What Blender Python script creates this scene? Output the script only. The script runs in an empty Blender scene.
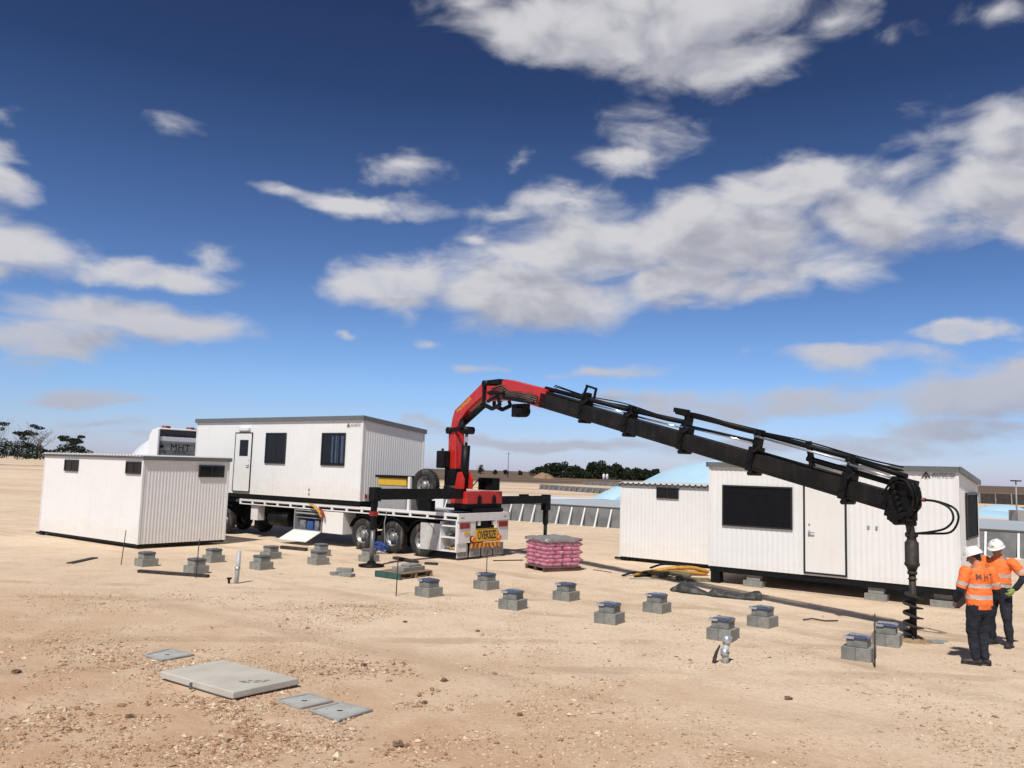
import bpy, bmesh, math, random
import numpy as np
from mathutils import Vector, Matrix, noise
random.seed(7)
rad = math.radians
sc = bpy.context.scene
COL = sc.collection

# ------------------------------------------------------------------ camera
cam_d = bpy.data.cameras.new('camera'); cam = bpy.data.objects.new('camera', cam_d); COL.objects.link(cam)
PITCH, ROLL = rad(6.0), 0.030624
cam_d.sensor_width = 36; cam_d.lens = 826.43 / 1024 * 36; cam_d.clip_end = 20000; cam_d.clip_start = 0.1
_f = Vector((0, math.cos(PITCH), math.sin(PITCH))); _u = Vector((0, -math.sin(PITCH), math.cos(PITCH))); _x = Vector((1, 0, 0))
_R = _x * math.cos(ROLL) + _u * math.sin(ROLL); _U = _u * math.cos(ROLL) - _x * math.sin(ROLL)
M = Matrix((_R, _U, -_f)).transposed().to_4x4(); M.translation = (0, 0, 2.7); cam.matrix_world = M
sc.camera = cam

# ------------------------------------------------------------------ sun, exposure
SUN_EL = rad(54); SUN_AZ = math.atan2(-0.34, -1.0)          # direction TO the sun, seen from above: x=-0.34, y=-1
to_sun = Vector((math.cos(SUN_EL) * math.sin(SUN_AZ), math.cos(SUN_EL) * math.cos(SUN_AZ), math.sin(SUN_EL)))
sl = bpy.data.lights.new('sun', 'SUN'); sl.energy = 4.6; sl.angle = rad(1.8); sl.color = (1.0, 0.965, 0.91)
so = bpy.data.objects.new('sun', sl); COL.objects.link(so); so.rotation_euler = (-to_sun).to_track_quat('-Z', 'Y').to_euler()
so.location = to_sun * 60
sc.view_settings.view_transform = 'Standard'; sc.view_settings.look = 'None'
sc.view_settings.exposure = 0.0; sc.view_settings.gamma = 1.0; sc.view_settings.use_curve_mapping = False

# ------------------------------------------------------------------ world: sky with clouds laid out by azimuth and elevation
w = bpy.data.worlds.new('World'); sc.world = w; w.use_nodes = True
NT = w.node_tree; NT.nodes.clear()
def nn(nt, t, **k):
    n = nt.nodes.new(t)
    for a_, v in k.items(): setattr(n, a_, v)
    return n
def setin(nt, n, i, v):
    if hasattr(v, 'is_linked') or isinstance(v, bpy.types.NodeSocket): nt.links.new(v, n.inputs[i])
    else: n.inputs[i].default_value = v
def mth(nt, op, a_, b_=None, c_=None, clamp=False):
    n = nn(nt, 'ShaderNodeMath', operation=op); n.use_clamp = clamp
    setin(nt, n, 0, a_)
    if b_ is not None: setin(nt, n, 1, b_)
    if c_ is not None: setin(nt, n, 2, c_)
    return n.outputs[0]
def vm(nt, op, a_, b_=None, c_=None):
    n = nn(nt, 'ShaderNodeVectorMath', operation=op)
    setin(nt, n, 0, a_)
    if b_ is not None: setin(nt, n, 1, b_)
    if c_ is not None: setin(nt, n, 2, c_)
    return n.outputs['Value'] if op in ('LENGTH', 'DOT_PRODUCT') else n.outputs[0]
def mrange(nt, v, a0, a1, b0=0.0, b1=1.0, smooth=True):
    n = nn(nt, 'ShaderNodeMapRange'); n.interpolation_type = 'SMOOTHSTEP' if smooth else 'LINEAR'
    nt.links.new(v, n.inputs[0])
    for i, q in enumerate((a0, a1, b0, b1)): setin(nt, n, i + 1, q)
    return n.outputs[0]
def mixc(nt, f, a_, b_, mode='MIX'):
    n = nn(nt, 'ShaderNodeMix', data_type='RGBA', blend_type=mode)
    setin(nt, n, 0, f)
    for i, v in ((6, a_), (7, b_)):
        if isinstance(v, bpy.types.NodeSocket): nt.links.new(v, n.inputs[i])
        else: n.inputs[i].default_value = (*v, 1) if len(v) == 3 else v
    return n.outputs[2]

# azimuth (deg), elevation (deg), half width, half height, weight of each cloud bank
CLOUDS = [(8.5, 29.6, 15.04, 3.34, 0.85), (14.1, 27.4, 8.18, 2.34, 0.85), (3.5, 28.4, 6.5, 2.13, 0.765), (22.7, 28.4, 4.99, 1.98, 0.51), (-3.2, 30.4, 4.0, 1.49, 0.425), (-8.4, 12.5, 5.85, 2.03, 0.85), (-1.0, 12.5, 8.05, 2.87, 0.85), (3.9, 11.9, 6.29, 2.33, 0.85), (7.3, 16.0, 11.05, 3.87, 0.85), (15.5, 15.8, 10.47, 3.76, 0.85), (20.0, 19.3, 6.31, 2.47, 0.85), (12.8, 18.2, 5.42, 1.68, 0.765), (24.3, 16.8, 4.15, 2.57, 0.85), (12.8, 12.9, 7.36, 1.73, 0.85), (1.7, 14.9, 5.65, 1.62, 0.765), (9.3, 22.4, 4.76, 2.27, 0.357), (7.6, 20.9, 4.92, 1.16, 0.595), (3.7, 18.6, 6.72, 1.05, 0.51), (-1.6, 18.0, 3.56, 0.99, 0.434), (30.3, 17.6, 4.81, 3.81, 0.85), (31.4, 21.1, 4.74, 2.66, 0.85), (32.5, 15.3, 3.55, 2.57, 0.85), (27.3, 21.8, 2.85, 1.61, 0.372), (25.5, 19.4, 2.34, 1.78, 0.372), (22.4, 7.8, 6.58, 1.28, 0.85), (28.4, 9.0, 2.99, 0.79, 0.85), (31.5, 6.7, 3.31, 1.54, 0.85), (20.2, 5.2, 7.95, 1.3, 0.85), (29.1, 5.1, 5.85, 1.82, 0.85), (12.2, 4.6, 6.62, 1.22, 0.85), (28.0, 3.4, 6.5, 1.1, 0.85), (6.8, 7.0, 4.81, 0.55, 0.3825), (-0.9, 7.1, 2.37, 0.55, 0.434), (-32.6, 16.5, 2.12, 1.69, 0.62), (-33.1, 19.2, 1.31, 0.71, 0.372), (-31.3, 12.5, 4.91, 2.33, 0.85), (-23.9, 11.9, 5.59, 1.25, 0.85), (-21.0, 13.3, 2.77, 0.95, 0.372), (-32.4, 10.6, 3.51, 1.16, 0.85), (-25.7, 8.5, 8.5, 1.62, 0.85), (-29.5, 7.3, 5.82, 1.44, 0.85), (-31.0, 6.0, 2.56, 0.65, 0.372), (-26.8, 4.3, 3.87, 0.99, 0.85), (-24.8, 3.9, 3.14, 0.56, 0.595), (-7.8, 20.8, 3.51, 1.28, 0.496), (-10.4, 18.0, 5.16, 1.37, 0.85), (-15.9, 18.1, 2.51, 0.7, 0.46499999999999997), (-23.1, 20.7, 1.82, 0.65, 0.21080000000000002), (-0.5, 21.0, 1.58, 0.78, 0.341), (-12.0, 8.6, 0.8, 0.47, 0.434), (-5.3, 9.1, 1.25, 0.55, 0.372), (-3.6, 15.4, 1.27, 0.61, 0.434), (-24.7, 2.1, 3.42, 0.44, 0.425), (-4.9, 2.5, 7.52, 0.55, 0.425), (31.6, 27.4, 2.45, 0.93, 0.434), (2.1, 2.2, 10.92, 0.69, 0.765), (19.3, 2.2, 13.41, 0.91, 0.8075), (3.4, 4.6, 6.21, 0.55, 0.425), (-21.7, 1.3, 5.35, 0.38, 0.34), (24.1, 2.7, 8.65, 0.88, 0.51), (115.6, 26.3, 16.1, 3.4, 0.8), (-153.0, 47.0, 9.9, 3.2, 0.8), (119.2, 43.6, 13.6, 3.6, 0.8), (161.8, 44.1, 12.2, 5.5, 0.8), (-53.8, 44.8, 11.9, 3.7, 0.8), (138.4, 36.5, 16.9, 6.1, 0.8), (130.9, 56.4, 12.7, 5.8, 0.8), (73.9, 17.0, 10.0, 6.5, 0.8), (-131.5, 52.8, 14.4, 4.6, 0.8), (-175.5, 40.5, 16.6, 4.8, 0.8), (-74.1, 41.5, 16.3, 5.0, 0.8), (-128.0, 28.3, 13.2, 3.9, 0.8), (72.2, 13.9, 15.0, 4.8, 0.8), (-72.6, 52.1, 11.9, 6.9, 0.8)]

def cloud_group(name='cloud_density', detail=9, amp=1.7):
    g = bpy.data.node_groups.new(name, 'ShaderNodeTree')
    g.interface.new_socket('AzEl', in_out='INPUT', socket_type='NodeSocketVector')
    g.interface.new_socket('Density', in_out='OUTPUT', socket_type='NodeSocketFloat')
    gi = nn(g, 'NodeGroupInput'); go = nn(g, 'NodeGroupOutput')
    v = gi.outputs[0]
    # two scales of warp and billow; clouds are wider than tall
    sv = vm(g, 'MULTIPLY', v, (0.085, 0.17, 0.1))
    n1 = nn(g, 'ShaderNodeTexNoise'); g.links.new(sv, n1.inputs['Vector']); n1.inputs['Scale'].default_value = 1.0; n1.inputs['Detail'].default_value = 6; n1.inputs['Roughness'].default_value = 0.55
    wv = vm(g, 'SUBTRACT', n1.outputs['Color'], (0.5, 0.5, 0.5))
    v2 = vm(g, 'MULTIPLY_ADD', wv, (10.0, 5.0, 0.0), v)
    acc = None
    for (az, el, rx, ry, wt) in CLOUDS:
        q = vm(g, 'MULTIPLY_ADD', v2, (1 / rx, 1 / ry, 0), (-az / rx, -el / ry, 0))
        L = vm(g, 'LENGTH', q)
        d = mth(g, 'MULTIPLY_ADD', L, -1.7 * wt, 1.7 * wt)
        acc = mth(g, 'MAXIMUM', d, -0.9) if acc is None else mth(g, 'SMOOTH_MAX', acc, d, 0.22)
    sv2 = vm(g, 'MULTIPLY', v, (0.22, 0.42, 0.1))
    n2 = nn(g, 'ShaderNodeTexNoise'); g.links.new(sv2, n2.inputs['Vector']); n2.inputs['Scale'].default_value = 1.0; n2.inputs['Detail'].default_value = detail; n2.inputs['Roughness'].default_value = 0.54; n2.inputs['Distortion'].default_value = 0.5
    f = mth(g, 'SUBTRACT', n2.outputs['Fac'], 0.5)
    out = mth(g, 'MULTIPLY_ADD', f, amp, mth(g, 'MINIMUM', acc, 0.9))
    g.links.new(out, go.inputs[0])
    return g

tc = nn(NT, 'ShaderNodeTexCoord')
sep = nn(NT, 'ShaderNodeSeparateXYZ'); NT.links.new(tc.outputs['Generated'], sep.inputs[0])
az = mth(NT, 'MULTIPLY', mth(NT, 'ARCTAN2', sep.outputs[0], sep.outputs[1]), 57.29578)
el = mth(NT, 'MULTIPLY', mth(NT, 'ARCSINE', sep.outputs[2]), 57.29578)
cmb = nn(NT, 'ShaderNodeCombineXYZ'); NT.links.new(az, cmb.inputs[0]); NT.links.new(el, cmb.inputs[1]); cmb.inputs[2].default_value = 3.7
G = cloud_group()
g1 = nn(NT, 'ShaderNodeGroup'); g1.node_tree = G; NT.links.new(cmb.outputs[0], g1.inputs[0])
g2 = nn(NT, 'ShaderNodeGroup'); g2.node_tree = cloud_group('cloud_thickness', 3, 2.4); NT.links.new(vm(NT, 'ADD', cmb.outputs[0], (-0.8, 1.8, 0)), g2.inputs[0])
dens = g1.outputs[0]; dens2 = g2.outputs[0]
alpha = mrange(NT, dens, -0.05, 0.95)
thick = mrange(NT, dens2, 0.25, 1.45)                         # how much cloud lies between here and the light above
skyn = nn(NT, 'ShaderNodeTexSky', sky_type='NISHITA'); skyn.sun_disc = False
skyn.sun_elevation = SUN_EL; skyn.sun_rotation = SUN_AZ % (2 * math.pi); skyn.air_density = 1.0; skyn.dust_density = 0.4; skyn.ozone_density = 3.0
hz = mrange(NT, el, 0.0, 40.0, 0.0, 1.0, False)
cr = nn(NT, 'ShaderNodeValToRGB'); NT.links.new(hz, cr.inputs[0])
E_ = cr.color_ramp.elements
E_[0].position = 0; E_[0].color = (0.74, 0.78, 1.22, 1)
E_[1].position = 1; E_[1].color = (0.13, 0.155, 0.25, 1)
for pz, cz in ((0.05, (0.68, 0.78, 1.16)), (0.14, (0.62, 0.78, 1.10)), (0.32, (0.44, 0.56, 0.80)), (0.62, (0.21, 0.27, 0.42))):
    e = E_.new(pz); e.color = (*cz, 1)
skyc = mixc(NT, 1.0, skyn.outputs[0], cr.outputs[0], 'MULTIPLY')
cl_lit = (5.7, 5.65, 5.9); cl_dark = (3.4, 3.45, 3.95)
clc = mixc(NT, thick, cl_lit, cl_dark)
lowel = mrange(NT, el, 1.0, 14.0)
clc = mixc(NT, lowel, mixc(NT, 0.75, clc, (3.3, 3.45, 4.25)), clc)   # far clouds sink into the horizon air
alpha2 = mth(NT, 'MULTIPLY', alpha, mrange(NT, el, 0.0, 9.0, 0.8, 0.96))
fin = mixc(NT, alpha2, skyc, clc)
bg = nn(NT, 'ShaderNodeBackground'); NT.links.new(fin, bg.inputs[0]); bg.inputs[1].default_value = 0.115
wo = nn(NT, 'ShaderNodeOutputWorld'); NT.links.new(bg.outputs[0], wo.inputs[0])
w.cycles.sampling_method = 'MANUAL'; w.cycles.sample_map_resolution = 256

# ------------------------------------------------------------------ frames: the site grid is turned 36.4 degrees from the view
TH = rad(36.4)
class Frame:
    def __init__(s, ox, oy, ang): s.o = (ox, oy); s.ang = ang; s.m = Matrix.Translation((ox, oy, 0)) @ Matrix.Rotation(ang, 4, 'Z')
W0 = Frame(0, 0, 0)
ST = Frame(0, 0, -TH)
_b = ST.m @ Vector((-17.3, 20.3, 0)); _dx, _dy = 6.98 - _b.x, 14.7 - _b.y
CR = Frame(_b.x, _b.y, math.atan2(_dy, _dx))
def stw(s, t, z=0): return ST.m @ Vector((s, t, z))

# ------------------------------------------------------------------ materials
MATS = {}
def mat(name, col, rough=0.6, metal=0.0, var=0.12, scale=6.0, bump=0.0, bscale=40.0, col2=None, dirt=0.0, spec=0.5, alpha=1.0, trans=0.0, coat=0.0):
    if name in MATS: return MATS[name]
    m = bpy.data.materials.new(name); m.use_nodes = True; nt = m.node_tree; p = nt.nodes['Principled BSDF']
    t = nn(nt, 'ShaderNodeTexCoord'); n = nn(nt, 'ShaderNodeTexNoise'); nt.links.new(t.outputs['Object'], n.inputs['Vector'])
    n.inputs['Scale'].default_value = scale; n.inputs['Detail'].default_value = 5; n.inputs['Roughness'].default_value = 0.6
    c2 = col2 if col2 else tuple(max(0, c * (1 - var * 2)) for c in col)
    fac = mrange(nt, n.outputs['Fac'], 0.35, 0.7)
    c = mixc(nt, fac, col, c2)
    if dirt > 0:
        sz = nn(nt, 'ShaderNodeSeparateXYZ'); nt.links.new(t.outputs['Object'], sz.inputs[0])
        n3 = nn(nt, 'ShaderNodeTexNoise'); nt.links.new(vm(nt, 'MULTIPLY', t.outputs['Object'], (9, 9, 1.2)), n3.inputs['Vector']); n3.inputs['Scale'].default_value = 1; n3.inputs['Detail'].default_value = 6
        f = mth(nt, 'MULTIPLY', mrange(nt, n3.outputs['Fac'], 0.5, 0.75), dirt)
        c = mixc(nt, f, c, (0.36, 0.27, 0.18))
    if name == 'wall_cream_white':
        n4 = nn(nt, 'ShaderNodeTexNoise'); nt.links.new(vm(nt, 'MULTIPLY', t.outputs['Object'], (1.7, 1.7, 6)), n4.inputs['Vector']); n4.inputs['Scale'].default_value = 1; n4.inputs['Detail'].default_value = 7
        n5 = nn(nt, 'ShaderNodeTexNoise'); nt.links.new(vm(nt, 'MULTIPLY', t.outputs['Object'], (5, 5, .35)), n5.inputs['Vector']); n5.inputs['Scale'].default_value = 1; n5.inputs['Detail'].default_value = 5
        c = mixc(nt, mth(nt, 'MULTIPLY', mrange(nt, n4.outputs['Fac'], .55, .8), .05), c, (.55, .44, .32))
        c = mixc(nt, mth(nt, 'MULTIPLY', mrange(nt, n5.outputs['Fac'],   .55, .75), .07), c, (.50, .45, .38))
        splash = mrange(nt, mth(nt, 'SUBTRACT', sz.outputs[2], mth(nt, 'MULTIPLY', n4.outputs['Fac'], .9)), .25, -.1)
        c = mixc(nt, mth(nt, 'MULTIPLY', splash, .16), c, (.60, .46, .32))
    nt.links.new(c, p.inputs['Base Color'])
    rr = mrange(nt, n.outputs['Fac'], 0.3, 0.75, max(0, rough - 0.08), min(1, rough + 0.1)); nt.links.new(rr, p.inputs['Roughness'])
    p.inputs['Metallic'].default_value = metal; p.inputs['Specular IOR Level'].default_value = spec
    if alpha < 1: p.inputs['Alpha'].default_value = alpha
    if trans: p.inputs['Transmission Weight'].default_value = trans
    if coat: p.inputs['Coat Weight'].default_value = coat
    if bump > 0:
        n2 = nn(nt, 'ShaderNodeTexNoise'); nt.links.new(t.outputs['Object'], n2.inputs['Vector']); n2.inputs['Scale'].default_value = bscale; n2.inputs['Detail'].default_value = 5
        b = nn(nt, 'ShaderNodeBump'); b.inputs['Strength'].default_value = bump; b.inputs['Distance'].default_value = 0.01
        nt.links.new(n2.outputs['Fac'], b.inputs['Height']); nt.links.new(b.outputs[0], p.inputs['Normal'])
    MATS[name] = m; return m
WHITE = mat('wall_cream_white', (0.76, 0.755, 0.73), 0.45, var=0.02, scale=0.8, dirt=0.04)
WHITE2 = mat('trim_white', (0.74, 0.73, 0.71), 0.4, var=0.05, scale=2, dirt=0.1)
FASC = mat('fascia_grey', (0.13, 0.14, 0.145), 0.45, var=0.06)
BLACK = mat('black_steel', (0.006, 0.006, 0.0065), 0.55, var=0.2, dirt=0.015, spec=0.22)
BOOM = mat('boom_dark', (0.006, 0.006, 0.006), 0.5, var=0.25, scale=2.2, col2=(0.017, 0.014, 0.011), dirt=0.03, bump=0.2, spec=0.25)
GLASS = mat('tinted_glass', (0.012, 0.014, 0.018), 0.12, var=0.1, spec=0.2)
GLASSB = mat('blue_strip_glass', (0.05, 0.08, 0.14), 0.1, var=0.1, spec=0.5)
SCREEN = mat('security_screen', (0.007, 0.007, 0.009), 0.65, var=0.1, spec=0.12)
FRAME = mat('black_frame', (0.015, 0.015, 0.016), 0.4, var=0.1)
DOORW = mat('door_white', (0.75, 0.73, 0.69), 0.4, var=0.02, scale=1.5, dirt=0.05)
METAL = mat('galvanised', (0.5, 0.51, 0.52), 0.4, metal=0.8, var=0.1)
CHROME = mat('polished_steel', (0.75, 0.75, 0.76), 0.15, metal=1.0, var=0.05)
RIM = mat('wheel_rim_alloy', (0.36, 0.36, 0.36), 0.5, metal=0.7, var=0.2, dirt=0.35)
RUBBER = mat('tyre_rubber', (0.02, 0.02, 0.02), 0.8, var=0.2, dirt=0.35, bump=0.3)
RED = mat('crane_red', (0.55, 0.022, 0.016), 0.35, var=0.1, dirt=0.08, coat=0.2)
REDD = mat('lamp_red', (0.28, 0.02, 0.015), 0.3, var=0.1)
YEL = mat('sign_yellow', (0.75, 0.42, 0.03), 0.5, var=0.06)
YELB = mat('bin_yellow', (0.62, 0.38, 0.03), 0.5, var=0.06)
ORG = mat('amber_orange', (0.75, 0.2, 0.03), 0.4, var=0.05)
CONC = mat('block_concrete', (0.27, 0.262, 0.23), 0.9, var=0.12, scale=9, bump=0.6, bscale=90)
CONC2 = mat('block_concrete_dark', (0.21, 0.208, 0.185), 0.9, var=0.12, scale=9, bump=0.6, bscale=90)
SLAB = mat('slab_concrete', (0.52, 0.485, 0.42), 0.85, var=0.1, scale=2.2, bump=0.5, bscale=50, col2=(0.43, 0.40, 0.345))
LIDM = mat('pit_lid_concrete', (0.43, 0.425, 0.395), 0.8, var=0.1, scale=5, bump=0.4)
LIDR = mat('pit_frame_grey', (0.37, 0.365, 0.34), 0.7, var=0.1)
PANELC = mat('panel_concrete', (0.20, 0.205, 0.205), 0.85, var=0.15, scale=1.5, bump=0.3, col2=(0.13, 0.135, 0.135))
BLUEP = mat('blue_plastic_sheet', (0.09, 0.115, 0.18), 0.14, var=0.3, scale=14, bump=0.8, bscale=22, spec=0.6)
GREYP = mat('grey_packing', (0.13, 0.14, 0.15), 0.4, var=0.2, scale=14, bump=0.5)
SILV = mat('silver_film', (0.62, 0.65, 0.7), 0.25, metal=0.6, var=0.2, scale=20, bump=0.7, bscale=25)
PVC = mat('pvc_grey', (0.42, 0.43, 0.43), 0.45, var=0.08, scale=8)
RUST = mat('rusty_bar', (0.07, 0.045, 0.032), 0.8, var=0.2)
WOOD = mat('raw_timber', (0.30, 0.2, 0.12), 0.8, var=0.2, scale=5, bump=0.3)
DWOOD = mat('dark_timber', (0.045, 0.035, 0.03), 0.8, var=0.25, scale=5, bump=0.3)
GREEN = mat('pallet_green', (0.03, 0.10, 0.08), 0.6, var=0.15)
PINK = mat('pink_bag', (0.55, 0.045, 0.15), 0.45, var=0.16, scale=11, bump=0.7, bscale=26, col2=(0.74, 0.34, 0.44))
WRAP = mat('clear_wrap', (0.55, 0.55, 0.55), 0.2, var=0.1, bump=1.0, bscale=12, alpha=0.13)
COVER = mat('grey_green_cover', (0.26, 0.24, 0.22), 0.35, var=0.2, scale=7, bump=0.8, bscale=15)
TARP = mat('pale_blue_tarp', (0.44, 0.64, 0.76), 0.5, var=0.05, scale=0.3, bump=0.3, bscale=1.5)
TARPG = mat('pale_grey_tarp', (0.42, 0.46, 0.48), 0.6, var=0.06, scale=0.4, bump=0.3, bscale=2)
TARPW = mat('white_tarp', (0.68, 0.70, 0.74), 0.6, var=0.04, scale=0.4, bump=0.3, bscale=2)
SLING = mat('orange_sling', (0.60, 0.30, 0.05), 0.7, var=0.2, scale=12)
KHAKI = mat('khaki_sling', (0.16, 0.14, 0.075), 0.8, var=0.2, scale=12)
MATR = mat('rubber_mat', (0.05, 0.052, 0.048), 0.6, var=0.3, scale=5, bump=0.6, bscale=10, dirt=0.2)
SKIN = mat('skin', (0.30, 0.15, 0.10), 0.55, var=0.05)
HAIR = mat('dark_hair', (0.015, 0.011, 0.009), 0.7)
HIVIS = mat('hi_vis_orange', (0.95, 0.19, 0.035), 0.75, var=0.06, scale=10, bump=0.6, bscale=14)
TAPE = mat('reflective_tape', (0.52, 0.44, 0.40), 0.4, var=0.08, scale=14)
NAVY = mat('navy_cloth', (0.012, 0.014, 0.024), 0.85, var=0.2, scale=8, bump=0.6, bscale=14)
BOOT = mat('boot_leather', (0.03, 0.024, 0.02), 0.6, var=0.2)
HAT = mat('hard_hat_white', (0.78, 0.77, 0.74), 0.3, var=0.02)
GLOVE = mat('glove_green', (0.30, 0.38, 0.10), 0.7)
BARK = mat('bark', (0.16, 0.13, 0.11), 0.9, var=0.25, scale=3)
LEAF = mat('leaf_dark', (0.024, 0.036, 0.016), 0.8, var=0.35, scale=0.5, col2=(0.012, 0.02, 0.01), spec=0.15)
CABW = mat('cab_white', (0.80, 0.80, 0.81), 0.25, var=0.02, coat=0.3)
GREYD = mat('deflector_grey', (0.12, 0.12, 0.12), 0.6, var=0.1)
GREYM = mat('panel_grey', (0.30, 0.30, 0.30), 0.6, var=0.08)
INK = mat('ink_black', (0.02, 0.02, 0.022), 0.6)
INKG = mat('ink_grey', (0.12, 0.12, 0.13), 0.6)
BLUER = mat('blue_rope', (0.02, 0.06, 0.25), 0.7)
RAMG = mat('ram_grey', (0.17, 0.17, 0.18), 0.4, metal=0.3, var=0.1)
CONT = mat('crates_mixed', (0.22, 0.22, 0.24), 0.7, var=0.3, scale=7)
BLUEC = mat('blue_crate', (0.03, 0.09, 0.28), 0.6)

# ------------------------------------------------------------------ mesh building
class MB:
    def __init__(s, fr=W0): s.v = []; s.f = []; s.mi = []; s.fr = fr; s.sm = []
    def add(s, vs, fs, mi=0, smooth=False):
        o = len(s.v); s.v += [s.fr.m @ Vector(v) for v in vs]
        for f in fs: s.f.append([i + o for i in f]); s.mi.append(mi); s.sm.append(smooth)
        return s
    def box(s, x0, x1, y0, y1, z0, z1, mi=0):
        vs = [(x, y, z) for z in (z0, z1) for y in (y0, y1) for x in (x0, x1)]
        return s.add(vs, [(0, 2, 3, 1), (4, 5, 7, 6), (0, 1, 5, 4), (2, 6, 7, 3), (0, 4, 6, 2), (1, 3, 7, 5)], mi)
    def beam(s, p, q, h, wd, h2=None, w2=None, up=(0, 0, 1), mi=0):
        p = Vector(p); q = Vector(q); d = (q - p).normalized(); up = Vector(up)
        if abs(d.dot(up)) > 0.98: up = Vector((1, 0, 0))
        r = d.cross(up).normalized(); u = r.cross(d)
        h2 = h if h2 is None else h2; w2 = wd if w2 is None else w2
        vs = []
        for c, hh, ww in ((p, h, wd), (q, h2, w2)):
            for a_, b_ in ((-1, -1), (1, -1), (1, 1), (-1, 1)): vs.append(tuple(c + r * a_ * ww / 2 + u * b_ * hh / 2))
        return s.add(vs, [(3, 2, 1, 0), (4, 5, 6, 7), (0, 1, 5, 4), (1, 2, 6, 5), (2, 3, 7, 6), (3, 0, 4, 7)], mi)
    def cyl(s, p, q, r, r2=None, n=14, mi=0, caps=True):
        p = Vector(p); q = Vector(q); d = (q - p).normalized(); up = Vector((0, 0, 1)) if abs(d.z) < 0.9 else Vector((1, 0, 0))
        a_ = d.cross(up).normalized(); b_ = a_.cross(d); r2 = r if r2 is None else r2; vs = []
        for c, rr in ((p, r), (q, r2)):
            for i in range(n):
                t = 2 * math.pi * i / n; vs.append(tuple(c + (a_ * math.cos(t) + b_ * math.sin(t)) * rr))
        s.add(vs, [(i, (i + 1) % n, n + (i + 1) % n, n + i) for i in range(n)], mi, True)
        if caps: s.add(vs, [tuple(range(n))[::-1], tuple(range(n, 2 * n))], mi)
        return s
    def tube(s, pts, r, n=8, mi=0, sy=1.0, caps=True):
        pts = [Vector(p) for p in pts]; rs = r if isinstance(r, (list, tuple)) else [r] * len(pts); vs = []; up = None
        for i, p in enumerate(pts):
            d = (pts[min(i + 1, len(pts) - 1)] - pts[max(i - 1, 0)]).normalized()
            ref = Vector((0, 0, 1)) if abs(d.z) < 0.95 else Vector((0, 1, 0))
            if up is not None: ref = up
            a_ = d.cross(ref)
            if a_.length < 1e-4: a_ = d.cross(Vector((1, 0.3, 0.1)))
            a_.normalize(); b_ = a_.cross(d).normalized(); up = b_
            for k in range(n):
                t = 2 * math.pi * k / n; vs.append(tuple(p + a_ * math.cos(t) * rs[i] + b_ * math.sin(t) * rs[i] * sy))
        m = len(pts)
        s.add(vs, [(i * n + k, i * n + (k + 1) % n, (i + 1) * n + (k + 1) % n, (i + 1) * n + k) for i in range(m - 1) for k in range(n)], mi, True)
        if caps: s.add(vs, [tuple(range(n))[::-1], tuple(range((m - 1) * n, m * n))], mi)
        return s
    def prism(s, pts, e0, e1, axis='y', mi=0):
        # outline in (x,z) extruded in y, or (y,z) extruded in x, or (x,y) extruded in z
        def mk(p, e): return {'y': (p[0], e, p[1]), 'x': (e, p[0], p[1]), 'z': (p[0], p[1], e)}[axis]
        n = len(pts); vs = [mk(p, e0) for p in pts] + [mk(p, e1) for p in pts]
        return s.add(vs, [tuple(range(n)), tuple(range(n, 2 * n))[::-1]] + [(i, n + i, n + (i + 1) % n, (i + 1) % n) for i in range(n)], mi)
    def lathe(s, c, ax, prof, n=28, mi=0):
        # prof: (radius, offset along ax)
        c = Vector(c); d = Vector(ax).normalized(); up = Vector((0, 0, 1)) if abs(d.z) < 0.9 else Vector((1, 0, 0))
        a_ = d.cross(up).normalized(); b_ = a_.cross(d); vs = []
        for rr, o in prof:
            for i in range(n):
                t = 2 * math.pi * i / n; vs.append(tuple(c + d * o + (a_ * math.cos(t) + b_ * math.sin(t)) * rr))
        m = len(prof)
        s.add(vs, [(i * n + k, i * n + (k + 1) % n, (i + 1) * n + (k + 1) % n, (i + 1) * n + k) for i in range(m - 1) for k in range(n)], mi, True)
        return s
    def build(s, name, mats, parent=None, bevel=0.0, fr=None, origin=None):
        me = bpy.data.meshes.new(name)
        mw = parent_world(parent) if parent else (Matrix.Translation(Vector(origin)) @ Matrix.Rotation((fr or s.fr).ang, 4, 'Z') if origin is not None else Matrix.Identity(4))
        inv = mw.inverted()
        me.from_pydata([tuple(inv @ v) for v in s.v], [], s.f)
        if not isinstance(mats, (list, tuple)): mats = [mats]
        for m in mats: me.materials.append(m)
        me.polygons.foreach_set('material_index', s.mi); me.polygons.foreach_set('use_smooth', s.sm)
        bm = bmesh.new(); bm.from_mesh(me); bmesh.ops.remove_doubles(bm, verts=bm.verts, dist=1e-5); bmesh.ops.recalc_face_normals(bm, faces=bm.faces); bm.to_mesh(me); bm.free()
        o = bpy.data.objects.new(name, me); COL.objects.link(o)
        if parent: o.parent = parent; MW[o] = mw
        else: o.matrix_world = mw; MW[o] = mw
        if bevel > 0:
            b = o.modifiers.new('bevel', 'BEVEL'); b.width = bevel; b.segments = 2; b.limit_method = 'ANGLE'; b.angle_limit = rad(40)
        return o
MW = {}
def parent_world(p): return MW[p]
def tag(o, label=None, cat=None, group=None, kind=None):
    if label: o['label'] = label
    if cat: o['category'] = cat
    if group: o['group'] = group
    if kind: o['kind'] = kind
    return o
def thing(name, label, cat, loc, ang=0.0, group=None):
    o = bpy.data.objects.new(name, None); COL.objects.link(o); o.empty_display_size = 0.3
    o.location = loc; o.rotation_euler = (0, 0, ang); MW[o] = Matrix.Translation(Vector(loc)) @ Matrix.Rotation(ang, 4, 'Z')
    return tag(o, label, cat, group)
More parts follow.
